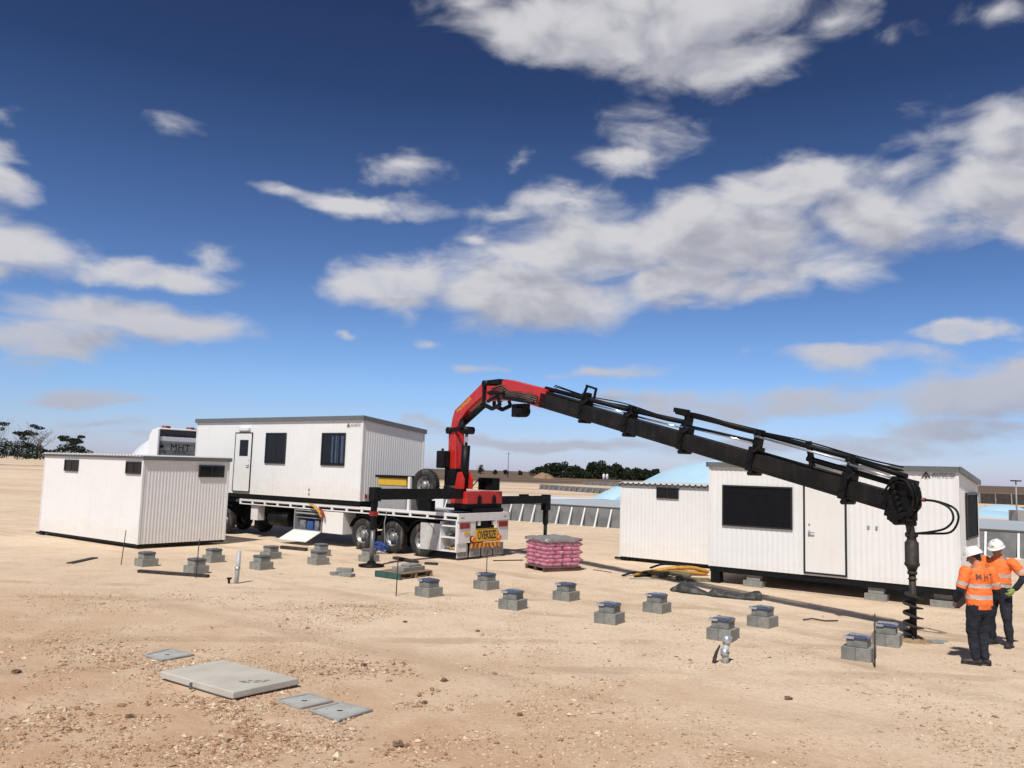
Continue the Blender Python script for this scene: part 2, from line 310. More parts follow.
def dup(root, loc, ang, label=None):
    r = root.copy(); COL.objects.link(r); r.location = loc; r.rotation_euler = (0, 0, ang)
    if label: r['label'] = label
    for ch in list(root.children):
        c = ch.copy(); COL.objects.link(c); c.parent = r
        for g in ch.children:
            d = g.copy(); COL.objects.link(d); d.parent = c
    return r
def text_mesh(txt, size, mat_, parent, pos, xdir, ydir, name='lettering', depth=0.004, bold=0.0, spacing=1.0, sx=1.0, align='CENTER'):
    """lettering as real thin geometry; pos/xdir/ydir in world"""
    cu = bpy.data.curves.new(name, 'FONT'); cu.body = txt; cu.size = size; cu.extrude = depth / 2; cu.align_x = align; cu.align_y = 'CENTER'; cu.offset = bold; cu.space_character = spacing
    to = bpy.data.objects.new('tmp', cu); COL.objects.link(to)
    dg = bpy.context.evaluated_depsgraph_get(); me = bpy.data.meshes.new_from_object(to.evaluated_get(dg))
    bpy.data.objects.remove(to); bpy.data.curves.remove(cu)
    x = Vector(xdir).normalized(); y = Vector(ydir).normalized(); z = x.cross(y)
    m = Matrix((x * sx, y, z)).transposed().to_4x4(); m.translation = Vector(pos)
    me.transform(parent_world(parent).inverted() @ m)
    me.materials.clear(); me.materials.append(mat_); me.name = name
    o = bpy.data.objects.new(name, me); COL.objects.link(o); o.parent = parent; MW[o] = parent_world(parent); return o
A3 = Vector((math.cos(TH), -math.sin(TH), 0)); B3 = Vector((math.sin(TH), math.cos(TH), 0)); Z3 = Vector((0, 0, 1))

# ------------------------------------------------------------------ ground
def fbm(x, y, sc_, oct_=4, seed=0.0):
    v = 0; a_ = 1; tot = 0
    for i in range(oct_):
        v += a_ * noise.noise(Vector((x * sc_, y * sc_, seed + i * 7.3))); tot += a_; a_ *= 0.5; sc_ *= 2.03
    return v / tot
def gh(x, y):
    d = math.hypot(x, y)
    calm = min(math.hypot(x - a_, y - b_) / c_ for a_, b_, c_ in ((-3.3, 10.3, 1.1), (-4.65, 11.8, .6), (-2.25, 9.75, .6), (-1.78, 9.42, .6)))
    rough = max(0.0, min(1.0, (14.0 - y - 0.25 * abs(x)) / 4.0))
    h = 0.02 * fbm(x, y, 0.35, 3) + rough * (0.05 * fbm(x, y, 0.9, 4, 3.0) + 0.022 * fbm(x, y, 5.0, 3, 9.0))
    h = h * max(0.12, min(1.0, calm - 0.4)) - 0.005
    h += 0.028 * math.exp(-((x + 3.35) ** 2 + (y - 10.35) ** 2) / 1.6)
    if d > 50 and x < 0:                                     # low sandy bank beyond the yard at left
        q = min(1, max(0, (-x / max(y, 1) - 0.40) / 0.10)) if y > 0 else 0; e = min(1, max(0, (d - 62) / 60))
        e2 = 0.45 * min(1, e * 3) + 0.55 * max(0, min(1, (e - .55) * 4)); h += 2.45 * q * q * (3 - 2 * q) * e2
    if d > 60: h *= 0.4
    return h
def build_ground():
    rs = [0.0] + list(np.geomspace(1.2, 30, 250)) + list(np.geomspace(30.6, 9000, 130))
    angs = []
    for i in range(420): angs.append(rad(90 - 45 + 90 * i / 420))
    for i in range(90): angs.append(rad(135 + 270 * i / 90))
    n = len(angs); vs = [(0, 0, gh(0, 0))]; fs = []
    for r_ in rs[1:]:
        for t in angs:
            x, y = r_ * math.cos(t), r_ * math.sin(t); vs.append((x, y, gh(x, y) if r_ < 700 else -0.01))
    for k in range(n): fs.append((0, 1 + k, 1 + (k + 1) % n))
    for j in range(len(rs) - 2):
        o = 1 + j * n; q = o + n
        for k in range(n): fs.append((o + k, q + k, q + (k + 1) % n, o + (k + 1) % n))
    me = bpy.data.meshes.new('ground'); me.from_pydata(vs, [], fs); me.polygons.foreach_set('use_smooth', [True] * len(fs))
    o = bpy.data.objects.new('ground', me); COL.objects.link(o)
    m = bpy.data.materials.new('sandy_ground'); m.use_nodes = True; nt = m.node_tree; p = nt.nodes['Principled BSDF']
    tcn = nn(nt, 'ShaderNodeTexCoord'); P = tcn.outputs['Object']
    def noi(s, d=5, r_=0.6, vec=P, dist=0.0):
        q = nn(nt, 'ShaderNodeTexNoise'); nt.links.new(vec, q.inputs['Vector']); q.inputs['Scale'].default_value = s; q.inputs['Detail'].default_value = d; q.inputs['Roughness'].default_value = r_; q.inputs['Distortion'].default_value = dist; return q.outputs['Fac']
    sp = nn(nt, 'ShaderNodeSeparateXYZ'); nt.links.new(P, sp.inputs[0]); X, Y = sp.outputs[0], sp.outputs[1]
    big = noi(0.16, 6, 0.6); mid = noi(1.1, 6, 0.65); fine = noi(14, 6, 0.7); vfine = noi(70, 3, 0.7)
    c = mixc(nt, mrange(nt, big, 0.38, 0.66), (0.74, 0.59, 0.435), (0.67, 0.51, 0.36))
    c = mixc(nt, mrange(nt, mid, 0.42, 0.72, 0, 0.40), c, (0.42, 0.305, 0.20))
    c = mixc(nt, mrange(nt, fine, 0.42, 0.72, 0, 0.42), c, (0.36, 0.25, 0.155))
    c = mixc(nt, mrange(nt, vfine, 0.52, 0.72, 0, 0.6), c, (0.74, 0.60, 0.44))
    sm = noi(34, 3, 0.75)
    c = mixc(nt, mrange(nt, sm, 0.56, 0.66, 0, 0.34), c, (0.33, 0.22, 0.135))
    c = mixc(nt, mrange(nt, noi(45, 2, 0.7, vm(nt, 'ADD', P, (9, 4, 0))), 0.60, 0.68, 0, 0.6), c, (0.78, 0.66, 0.50))
    # the disturbed redder soil in the foreground
    fg = mth(nt, 'MULTIPLY', mrange(nt, mth(nt, 'MULTIPLY_ADD', X, 0.55, mth(nt, 'MULTIPLY_ADD', noi(0.35, 4), 8.0, Y)), 19.0, 10.5), mrange(nt, noi(0.8, 5), 0.35, 0.6, 0.45, 1.0))
    c = mixc(nt, mth(nt, 'MULTIPLY', fg, 0.85), c, (0.50, 0.31, 0.185))
    # wheel tracks along the site grid
    rot = nn(nt, 'ShaderNodeMapping'); nt.links.new(P, rot.inputs[0]); rot.inputs['Rotation'].default_value = (0, 0, TH)
    tr = noi(1.0, 4, 0.6, vm(nt, 'MULTIPLY', rot.outputs[0], (0.05, 0.75, 1)))
    c = mixc(nt, mrange(nt, tr, 0.54, 0.7, 0, 0.35), c, (0.36, 0.265, 0.18))
    # worn wheel ruts curving across the yard (centre x, centre y, radius)
    nz = mth(nt, 'MULTIPLY_ADD', noi(0.7, 4), 0.5, -0.25)
    rut = None
    for (ax_, ay_, ar_) in ((-30.0, -9.0, 41.5), (-30.0, -9.0, 43.3), (6.0, -50.0, 62.0), (6.0, -50.0, 63.9), (40.0, 60.0, 55.0), (40.0, 60.0, 56.8), (-6.0, -40.0, 56.6), (-6.0, -40.0, 58.4)):
        dd = vm(nt, 'LENGTH', vm(nt, 'SUBTRACT', vm(nt, 'MULTIPLY', P, (1, 1, 0)), (ax_, ay_, 0)))
        e_ = mth(nt, 'ABSOLUTE', mth(nt, 'ADD', mth(nt, 'SUBTRACT', dd, ar_), nz))
        k_ = mrange(nt, e_, 0.30, 0.10); rut = k_ if rut is None else mth(nt, 'MAXIMUM', rut, k_)
    rut = mth(nt, 'MULTIPLY', rut, mrange(nt, noi(0.5, 5), 0.40, 0.62))
    rut = mth(nt, 'MULTIPLY', rut, mrange(nt, Y, 60, 45))
    c = mixc(nt, mth(nt, 'MULTIPLY', rut, 0.6), c, (0.42, 0.30, 0.20))
    # far paddocks
    yn = mth(nt, 'MULTIPLY_ADD', noi(0.01, 3), 60.0, Y)
    bands = noi(1.0, 5, 0.6, vm(nt, 'MULTIPLY', P, (0.004, 0.03, 1)))
    far = mixc(nt, mrange(nt, bands, 0.4, 0.6), (0.12, 0.085, 0.06), (0.065, 0.055, 0.038))
    ff = mth(nt, 'MULTIPLY', mrange(nt, yn, 205, 245), mrange(nt, mth(nt, 'DIVIDE', X, Y), -0.42, -0.36))
    c = mixc(nt, ff, c, far)
    b2 = noi(1.0, 4, 0.6, vm(nt, 'MULTIPLY', P, (0.012, 0.06, 1)))
    c = mixc(nt, mth(nt, 'MULTIPLY', mrange(nt, b2, 0.45, 0.62, 0, 0.5), mrange(nt, Y, 45, 80)), c, (0.36, 0.22, 0.14))
    nt.links.new(c, p.inputs['Base Color']); p.inputs['Roughness'].default_value = 0.95; p.inputs['Specular IOR Level'].default_value = 0.15
    hsum = mth(nt, 'ADD', mth(nt, 'MULTIPLY', fine, 0.5), mth(nt, 'ADD', mth(nt, 'MULTIPLY', vfine, 0.22), mth(nt, 'SUBTRACT', mth(nt, 'MULTIPLY', mid, 0.9), mth(nt, 'MULTIPLY', rut, 0.5))))
    bp = nn(nt, 'ShaderNodeBump'); bp.inputs['Strength'].default_value = 0.8; bp.inputs['Distance'].default_value = 0.05
    nt.links.new(hsum, bp.inputs['Height']); nt.links.new(bp.outputs[0], p.inputs['Normal'])
    me.materials.append(m); tag(o, kind='structure')
build_ground()

# ------------------------------------------------------------------ portable buildings
def ribs(mb, x0, x1, y, z0, z1a, z1b, out, axis, pitch=0.13, dep=0.013, mi=0):
    """ribbed sheet skin along x (axis 'x') or y (axis 'y'); out=+-1 outward sign along the other axis"""
    L = x1 - x0; n = max(1, round(L / pitch)); pt = L / n; prof = []
    for i in range(n):
        a_ = x0 + i * pt
        prof += [(a_, 0), (a_ + pt * 0.42, 0), (a_ + pt * 0.52, dep), (a_ + pt * 0.9, dep)]
    prof.append((x1, 0)); vs = []
    for q, d in prof:
        zt = z1a + (z1b - z1a) * (q - x0) / L
        for z in (z0, zt): vs.append((q, y + out * d, z) if axis == 'x' else (y + out * d, q, z))
    mb.add(vs, [(2 * i, 2 * i + 2, 2 * i + 3, 2 * i + 1) for i in range(len(prof) - 1)], mi)
def cabin(name, label, s1, t0, L, Wd, z0, z1, z1b, group=None, cat='portable building', fas=0.16, long_roof_edge=False, pitch=0.13, base=0.14, zbase=0.0):
    """near corner (s1,t0); length L towards -s, width Wd towards +t. z1 front (t0) eave, z1b back eave"""
    s0 = s1 - L; t1 = t0 + Wd; o = thing(name, label, cat, stw(s1 - L / 2, t0 + Wd / 2, zbase), -TH, group)
    m = MB(ST)
    def zt(t): return z1 + (z1b - z1) * (t - t0) / Wd
    e = 0.02
    m.prism([(t0 + e, z0), (t1 - e, z0), (t1 - e, z1b - 0.03), (t0 + e, z1 - 0.03)], s0 + e, s1 - e, 'x')
    ribs(m, s0 + 0.03, s1 - 0.03, t0 + 0.004, z0, z1 - 0.02, z1 - 0.02, -1, 'x', pitch, 0.006)
    ribs(m, s0 + 0.03, s1 - 0.03, t1 - 0.004, z0, z1b - 0.02, z1b - 0.02, 1, 'x', pitch)
    ribs(m, t0 + 0.03, t1 - 0.03, s1 - 0.004, z0, z1 - 0.02, z1b - 0.02, 1, 'y', 0.11, 0.006)
    ribs(m, t0 + 0.03, t1 - 0.03, s0 + 0.004, z0, z1 - 0.02, z1b - 0.02, -1, 'y', pitch)
    m.build('wall', WHITE, o)
    for (sx, ty, zz) in ((s0, t0, z1), (s1, t0, z1), (s0, t1, z1b), (s1, t1, z1b)):
        c = MB(ST); xa = sx if sx == s0 else sx - 0.05; ya = ty if ty == t0 else ty - 0.05
        c.box(xa - (0.014 if sx == s0 else 0), xa + 0.05 + (0.014 if sx == s1 else 0), ya - (0.014 if ty == t0 else 0), ya + 0.05 + (0.014 if ty == t1 else 0), z0 - 0.005, zz - 0.03)
        c.build('corner_trim', WHITE2, o)
    r = MB(ST); g = 0.05
    if long_roof_edge:      # corrugated sheets, open ends showing over the long wall
        n = int((L + 0.1) / 0.19); vs = []; k = 0; prof = []
        for i in range(n):
            a_ = s0 - g + i * (L + 2 * g) / n; p_ = (L + 2 * g) / n
            prof += [(a_, 0), (a_ + p_ * .55, 0), (a_ + p_ * .65, 0.04), (a_ + p_ * .9, 0.04)]
        prof.append((s1 + g, 0))
        for q, d in prof:
            for (t, dz) in ((t0 - 0.09, 0), (t1 + 0.06, 0)):
                vs += [(q, t, zt(t) + d), (q, t, zt(t) + d - 0.012)]
        for i in range(len(prof) - 1):
            a_ = 4 * i; b_ = a_ + 4
            r.add([vs[a_], vs[b_], vs[b_ + 2], vs[a_ + 2], vs[a_ + 1], vs[b_ + 1], vs[b_ + 3], vs[a_ + 3]], [(0, 1, 2, 3), (4, 7, 6, 5), (0, 4, 5, 1), (3, 2, 6, 7)])
        r.build('roof', WHITE2, o)
        f = MB(ST); f.box(s0 - 0.03, s1 + 0.03, t0 - 0.05, t0 - 0.02, z1 - 0.085, z1 - 0.016); f.build('fascia', FASC, o)
    else:
        r.prism([(t0 - 0.03, z1 - 0.03), (t1 + 0.03, z1b - 0.03), (t1 + 0.03, z1b - 0.005), (t0 - 0.03, z1 - 0.005)], s0 - 0.03, s1 + 0.03, 'x'); r.build('roof', METAL, o)
        f = MB(ST); f.box(s0 - g, s1 + g, t0 - g - 0.02, t0 - 0.032, z1 - fas, z1); f.build('fascia', FASC, o)
    f = MB(ST); f.prism([(t0 - g - 0.02, z1 - fas), (t1 + g, z1b - fas), (t1 + g, z1b + 0.003), (t0 - g - 0.02, z1 + 0.003)], s1 + 0.032, s1 + g + 0.025, 'x'); f.build('fascia', FASC, o)
    f = MB(ST); f.prism([(t0 - g - 0.02, z1 - fas), (t1 + g, z1b - fas), (t1 + g, z1b + 0.003), (t0 - g - 0.02, z1 + 0.003)], s0 - g - 0.025, s0 - 0.032, 'x'); f.build('fascia', FASC, o)
    c = MB(ST)
    for (ya, yb) in ((t0 + 0.02, t0 + 0.1), (t1 - 0.1, t1 - 0.02)): c.box(s0 + 0.01, s1 - 0.01, ya, yb, z0 - base, z0 - 0.003)
    for i in range(int(L / 0.9) + 2):
        x = s0 + 0.02 + (L - 0.12) * i / (int(L / 0.9) + 1); c.box(x, x + 0.08, t0 + 0.1, t1 - 0.1, z0 - base + 0.01, z0 - 0.006)
    c.build('chassis', BLACK, o)
    return o
def window_s(o, s0, s1, z0, z1, t, glass=GLASS, mull=(0.5,), fw=0.045, name='window', tall=True):
    m = MB(ST); y0, y1 = t - 0.045, t - 0.012
    m.box(s0, s1, y0, y1, z1 - fw, z1); m.box(s0, s1, y0, y1, z0, z0 + fw); m.box(s0, s0 + fw, y0, y1, z0 + fw, z1 - fw); m.box(s1 - fw, s1, y0, y1, z0 + fw, z1 - fw)
    for q in mull:
        x = s0 + (s1 - s0) * q; m.box(x - 0.018, x + 0.018, y0 + 0.006, y1, z0 + fw, z1 - fw)
    wn = m.build(name, FRAME, o)
    g = MB(ST); g.box(s0 + fw, s1 - fw, t - 0.026, t - 0.02, z0 + fw, z1 - fw); g.build('pane', glass, wn); return wn
def window_t(o, t0, t1, z0, z1, s, glass=GLASS, mull=(0.5,), fw=0.045):
    m = MB(ST); x0, x1 = s + 0.012, s + 0.045
    m.box(x0, x1, t0, t1, z1 - fw, z1); m.box(x0, x1, t0, t1, z0, z0 + fw); m.box(x0, x1, t0, t0 + fw, z0 + fw, z1 - fw); m.box(x0, x1, t1 - fw, t1, z0 + fw, z1 - fw)
    for q in mull:
        y = t0 + (t1 - t0) * q; m.box(x0, x1 - 0.006, y - 0.018, y + 0.018, z0 + fw, z1 - fw)
    wn = m.build('window', FRAME, o)
    g = MB(ST); g.box(s + 0.02, s + 0.026, t0 + fw, t1 - fw, z0 + fw, z1 - fw); g.build('pane', glass, wn); return wn
def door_s(o, s0, s1, z0, z1, t, fw=0.05, handle_right=True, win=None):
    m = MB(ST); y0, y1 = t - 0.04, t - 0.012
    m.box(s0, s1, y0, y1, z1 - fw, z1, 1); m.box(s0, s1, y0, y1, z0, z0 + fw, 1); m.box(s0, s0 + fw, y0, y1, z0 + fw, z1 - fw, 1); m.box(s1 - fw, s1, y0, y1, z0 + fw, z1 - fw, 1)
    m.box(s0 + fw, s1 - fw, t - 0.03, t - 0.014, z0 + fw, z1 - fw, 0)
    d = m.build('door', [DOORW, FRAME], o)
    hx = s1 - fw - 0.1 if handle_right else s0 + fw + 0.1; hz_ = z0 + 0.98
    h = MB(ST); h.cyl((hx, t - 0.03, hz_), (hx, t - 0.085, hz_), 0.025); h.beam((hx, t - 0.08, hz_), (hx + (-0.13 if handle_right else 0.13), t - 0.08, hz_), 0.025, 0.02); h.box(hx - 0.02, hx + 0.02, t - 0.036, t - 0.03, hz_ - 0.1, hz_ + 0.05)
    h.build('handle', METAL, d)
    h = MB(ST); h.cyl((hx, t - 0.03, hz_ + 0.2), (hx, t - 0.05, hz_ + 0.2), 0.02); h.build('lock', METAL, d)
    if win:
        g = MB(ST); g.box(win[0], win[1], t - 0.038, t - 0.03, win[2], win[3]); g.build('pane', GLASS, d)
    return d
def logo(o, sA, sB, z, t, hgt, txt='AUSCO'):
    """triangle emblem and company lettering"""
    x0 = sA; m = MB(ST); y0, y1 = t - 0.024, t - 0.018; hw = hgt * 0.75
    m.prism([(x0, z - hgt / 2), (x0 + hw * 0.35, z - hgt / 2), (x0 + hw, z + hgt * 0.2), (x0 + hw * 1.65, z - hgt / 2), (x0 + hw * 2, z - hgt / 2), (x0 + hw, z + hgt / 2)], y0, y1)
    m.prism([(x0 + hw * 0.65, z - hgt / 2), (x0 + hw * 1.35, z - hgt / 2), (x0 + hw, z - hgt * 0.05)], y0, y1)
    m.build('emblem', INK, o)
    wd = sB - x0 - hw * 2.25
    text_mesh(txt, hgt * 0.98, INKG, o, stw(x0 + hw * 2.25, t - 0.021, z - hgt * 0.05), A3, Z3, spacing=1.05, sx=wd / (hgt * 0.98 * 3.35), align='LEFT')

# left ablution shed
zS0, zS1 = 0.14, 2.81
shed = cabin('site_shed', 'small white ribbed shed with three tiny dark windows sitting on the sand at left', -24.09, 13.83, 6.38, 3.03, zS0, zS1, zS1 + 0.02, long_roof_edge=True, fas=0.12, base=0.075)
window_s(shed, -28.98, -28.06, 2.24, 2.63, 13.83); window_s(shed, -25.05, -24.2, 2.25, 2.64, 13.83)
window_t(shed, 15.72, 16.66, 2.19, 2.58, -24.09)
# cabin on the trailer
tc_ = cabin('site_cabin', 'long white site cabin with door and two windows loaded on the trailer', -20.12, 19.09, 9.42, 3.0, 1.56, 4.37, 4.07, fas=0.15, zbase=1.42)
door_s(tc_, -26.97, -25.93, 1.62, 3.83, 19.09, fw=0.035, win=(-26.66, -26.15, 2.95, 3.55))
window_s(tc_, -25.14, -24.0, 2.70, 3.81, 19.09); wn2 = window_s(tc_, -22.09, -20.92, 2.69, 3.80, 19.09, mull=(0.42, 0.68))
for (xa, xb) in ((-21.62, -21.5), (-21.4, -21.24), (-21.12, -21.0)):
    g = MB(ST); g.box(xa, xb, 19.09 - 0.03, 19.09 - 0.0265, 2.78, 3.70); g.build('pane_strip', GLASSB, wn2)  # paler blue upright strips laid over the pane
l = MB(ST); l.box(-26.75, -26.1, 18.98, 19.075, 3.90, 3.99); l.box(-26.7, -26.15, 19.0, 19.06, 3.87, 3.9); l.build('door_light', WHITE2, tc_)
logo(tc_, -20.9, -20.25, 4.06, 19.09, 0.12)
for (x, z) in ((-22.63, 1.85), (-22.63, 1.70), (-29.6, 3.95)):
    l = MB(ST); l.cyl((x, 19.085, z), (x, 19.05, z), 0.03); l.build('vent_cap', GREYM, tc_)
l = MB(ST)
for t in (19.3, 19.47): l.box(-20.115, -20.09, t, t + 0.09, 1.66, 1.78)
l.build('reflector', REDD, tc_)
# right cabin on stumps
rc = cabin('site_office', 'large white site office on block stumps with black screened window and black framed door', -2.90, 20.63, 5.79, 3.0, 0.42, 3.09, 2.82, fas=0.12)
window_s(rc, -8.33, -6.53, 1.47, 2.51, 20.63, glass=SCREEN, mull=(), fw=0.04)
door_s(rc, -6.27, -5.26, 0.46, 2.6, 20.63, fw=0.045, handle_right=False)
window_t(rc, 21.5, 23.25, 1.45, 2.52, -2.9, glass=SCREEN, mull=(), fw=0.05)
logo(rc, -3.64, -2.98, 2.90, 20.63, 0.13)
for x in (-4.78, -4.6):
    l = MB(ST); l.cyl((x, 20.61, 1.66), (x, 20.59, 1.66), 0.03); l.build('vent_cap', METAL, rc)
sup = MB(ST); sup.box(-8.66, -8.42, 20.66, 20.9, -0.02, 0.30); sup.build('support_leg', BLACK, rc)
# right small shed
rs_ = cabin('storage_shed', 'small white shed with one tiny window standing just left of the site office', -6.9, 23.54, 6.0, 3.0, 0.12, 2.43, 2.45, long_roof_edge=True, fas=0.12, base=0.07)
window_s(rs_, -11.64, -10.9, 2.0, 2.34, 23.54, fw=0.035)
for o_, (s_, t_) in ((shed, (-30.5, 13.8)), (rs_, (-12.95, 23.5))):
    l = MB(ST); l.beam((s_ - 0.12, t_ + 0.05, 0.06), (s_ + 0.4, t_ + 0.05, 0.06), 0.06, 0.1); l.build('lifting_lug', BLACK, o_)

# ------------------------------------------------------------------ concrete block piers
def block(m, x0, x1, y0, y1, z0, z1, mi=0): m.box(x0, x1, y0, y1, z0, z1, mi)
def pier(loc, ang, label, kind):
    o = thing('block_pier', label, 'footing', loc, ang, 'concrete block footings in rows on the sand')
    MWo = MW[o]
    fr = Frame(loc[0], loc[1], ang); fr.m = MWo.copy()
    for k in range(2):
        m = MB(fr)
        if kind == 'blue': m.box(-0.213 + k * 0.214, -0.001 + k * 0.214, -0.213, 0.213, -0.03, 0.19)
        else: m.box(-0.213, 0.213, -0.213 + k * 0.214, -0.001 + k * 0.214, -0.03, 0.19)
        m.build('block', (CONC if k else CONC2) if kind == 'blue' else CONC, o, bevel=0.006)
    m = MB(fr); m.box(-0.15, 0.15, -0.15, 0.15, 0.194, 0.30); m.build('cap_block', CONC2 if kind == 'blue' else CONC, o, bevel=0.006)
    pm = BLUEP if kind == 'blue' else GREYP
    m = MB(fr); n = 9; vs = []; hw = 0.168
    for i in range(n):
        for j in range(n):
            x = -hw + 2 * hw * i / (n - 1); y = -hw + 2 * hw * j / (n - 1); e = max(abs(x), abs(y)) / hw
            z = 0.362 - (0.03 if e > 0.95 else 0) + 0.008 * noise.noise(Vector((x * 14 + loc[0], y * 14, loc[1])))
            vs.append((x * (1.0 if e > 0.95 else 1), y, z))
    m.add(vs, [(i * n + j, (i + 1) * n + j, (i + 1) * n + j + 1, i * n + j + 1) for i in range(n - 1) for j in range(n - 1)], 0, True)
    m.box(-hw + 0.01, hw - 0.01, -hw + 0.01, hw - 0.01, 0.304, 0.346)
    m.build('pad', pm, o)
    if kind == 'blue':
        m = MB(fr)
        m.box(-0.17, -0.03, -0.176, -0.169, 0.31, 0.35); m.box(-0.19, -0.172, -0.176, -0.08, 0.31, 0.352)
        m.build('film', SILV, o)
    return o
def pl(x, y): return (x + 0.07, y + 0.20, gh(x, y + 0.20))
random.seed(3)
pier_list = [(-9.3, 21.38, 'g', 'grey topped block footing directly in front of the left shed, leftmost one'),
 (-7.6, 20.26, 'g', 'grey topped block footing behind the long dark beam and upright bar at left'),
 (-8.03, 22.65, 'g', 'grey topped block footing just right of the left shed corner'),
 (-6.38, 21.49, 'g', 'block footing right behind the tall grey pipe'),
 (-6.83, 23.88, 'g', 'block footing partly behind another one, to the right of the left shed'),
 (-5.22, 22.82, 'g', 'block footing in front of the open toolbox flap of the trailer'),
 (-5.66, 25.07, 'g', 'block footing furthest back, almost under the open toolbox flap'),
 (-4.02, 23.89, 'g', 'block footing close to the left outrigger foot beside the trailer wheels'),
 (-1.71, 17.81, 'b', 'block footing just in front of the green pallet'),
 (-0.52, 19.17, 'b', 'block footing behind the trailer tail with a steel bar standing behind it'),
 (0.08, 16.5, 'b', 'blue topped block footing in front row, below the pink bag pallet on its left'),
 (1.23, 17.91, 'b', 'blue topped block footing in front of the pallet of pink bags'),
 (1.84, 15.26, 'b', 'blue topped block footing in the front row near the centre of the yard'),
 (2.96, 16.67, 'b', 'blue topped block footing left of the black rubber mat'),
 (3.61, 14.07, 'b', 'blue topped block footing directly behind the short taped pipe'),
 (4.68, 15.39, 'b', 'blue topped block footing in front of the right end of the rubber mat'),
 (5.39, 12.86, 'b', 'blue topped block footing nearest the camera, left of the thin upright bar'),
 (6.36, 14.04, 'b', 'blue topped block footing right next to the auger')]
for (x, y, k, lb) in pier_list:
    pier(pl(x, y), -TH + rad(random.uniform(-7, 7)), lb, 'blue' if k == 'b' else 'grey')
# loose blocks
for i, (dx, dy, dz, an, lb) in enumerate([(0, 0, 0, 10, 'loose grey concrete block lying on the sand, lower right of the small heap'), (-0.25, 0.25, 0, 70, 'loose grey concrete block lying on the sand, lower left of the small heap'), (-0.08, 0.2, 0.2, 30, 'loose grey concrete block on top of the small heap')]):
    fr = Frame(0, 0, 0); L = (-3.93 + dx, 20.75 + dy, gh(-4, 20.7) + dz * 0.5 - 0.02); fr.m = Matrix.Translation(L) @ Matrix.Rotation(rad(an) - TH, 4, 'Z'); fr.ang = rad(an) - TH
    m = MB(fr); m.box(-0.195, 0.195, -0.095, 0.095, 0, 0.1); b_ = m.build('concrete_block', CONC, origin=L, bevel=0.006)
    tag(b_, lb, 'block', 'loose concrete blocks in a heap')
# supports under the office
for (s_, t_, n_, lb) in ((-7.55, 20.8, 1, 'grey block support under the left end of the site office'), (-4.66, 20.8, 2, 'stacked block support under the middle of the site office below its door'), (-3.3, 20.9, 2, 'stacked block support under the right end of the site office'), (-6.2, 23.0, 2, 'stacked block support under the back of the site office'), (-3.4, 23.2, 2, 'stacked block support under the back right corner of the site office')):
    L = stw(s_, t_, 0); o = thing('block_support', lb, 'support', L, -TH, 'block supports under the office')
    for k in range(2):
        m = MB(ST); e = 0.19 if k == 0 else 0.12; m.box(s_ - e - 0.05, s_ + e + 0.05, t_ - e + 0.02, t_ + e, -0.03 if k == 0 else 0.144, 0.14 if k == 0 else 0.275); m.build('block', CONC, o, bevel=0.006)

# ------------------------------------------------------------------ stakes, pipes, planks
for (x, y, h, lean, lb) in ((-9.91, 21.66, 0.88, (0.06, 0), 'thin rusty steel bar standing left of the leftmost footing'), (-7.21, 19.61, 0.9, (0.02, 0), 'thin rusty steel bar standing in front of the long dark beam'), (-2.31, 17.83, 0.8, (0.01, 0), 'thin dark steel bar standing before the green pallet'), (-0.5, 21.4, 0.7, (0, 0), 'thin dark steel bar standing behind the trailer tail footing'), (5.45, 12.48, 0.77, (0.01, 0), 'thin rusty steel bar standing beside the nearest blue topped footing')):
    z = gh(x, y); m = MB(); m.tube([(x, y, z - 0.05), (x + lean[0] * .5, y, z + h * .5), (x + lean[0], y + lean[1], z + h)], 0.011, 6)
    for k in range(int(h / 0.04)):
        zz = z + k * 0.04; xx = x + lean[0] * k * 0.04 / h; m.cyl((xx, y, zz), (xx, y, zz + 0.008), 0.014, n=6)
    b_ = m.build('steel_stake', RUST, origin=(x, y, z)); tag(b_, lb, 'stake', 'steel bars standing in the sand')
def pipe(x, y, h, r_, lb, taped):
    z = gh(x, y); o = thing('drain_pipe', lb, 'pipe', (x, y, z))
    m = MB(); m.cyl((x, y, z - 0.1), (x + 0.025, y, z + h), r_, n=18); m.build('pipe_body', PVC, o)
    m = MB(); m.cyl((x + 0.012, y, z + h * 0.42), (x + 0.014, y, z + h * 0.5), r_ + 0.008, n=18); m.build('tape_band', INKG if taped else METAL, o)
    if taped:
        m = MB(); m.cyl((x + 0.022, y, z + h * 0.8), (x + 0.04, y, z + h + 0.05), r_ + 0.006, r_ + 0.03, n=9); m.cyl((x, y, z + 0.1), (x, y, z + 0.2), r_ + 0.012, n=12); m.build('plastic_wrap', SILV, o)
    return o
pipe(-6.05, 18.93, 0.72, 0.05, 'tall grey plastic pipe sticking up from the sand at left', False)
pipe(3.25, 12.5, 0.33, 0.05, 'short grey pipe stub with silver wrap in front of a footing', True)
m = MB(); m.tube([(3.08, 12.45, 0), (3.1, 12.46, 0.08), (3.13, 12.5, 0.14), (3.18, 12.5, 0.24)], [0.03, 0.028, 0.022, 0.012], 8); tag(m.build('hose_end', RUBBER, origin=(3.08, 12.45, 0)), 'short black hose end poking up beside the silver wrapped pipe', 'hose')
m = MB(); m.tube([(-6.2, 18.9, 0), (-6.21, 18.9, 0.08), (-6.17, 18.92, 0.13)], [0.025, 0.03, 0.02], 8); m.box(-6.25, -6.15, 18.87, 18.93, 0.1, 0.13); tag(m.build('tap_fitting', BLACK, origin=(-6.2, 18.9, 0)), 'small dark tap fitting at the foot of the tall grey pipe', 'tap')
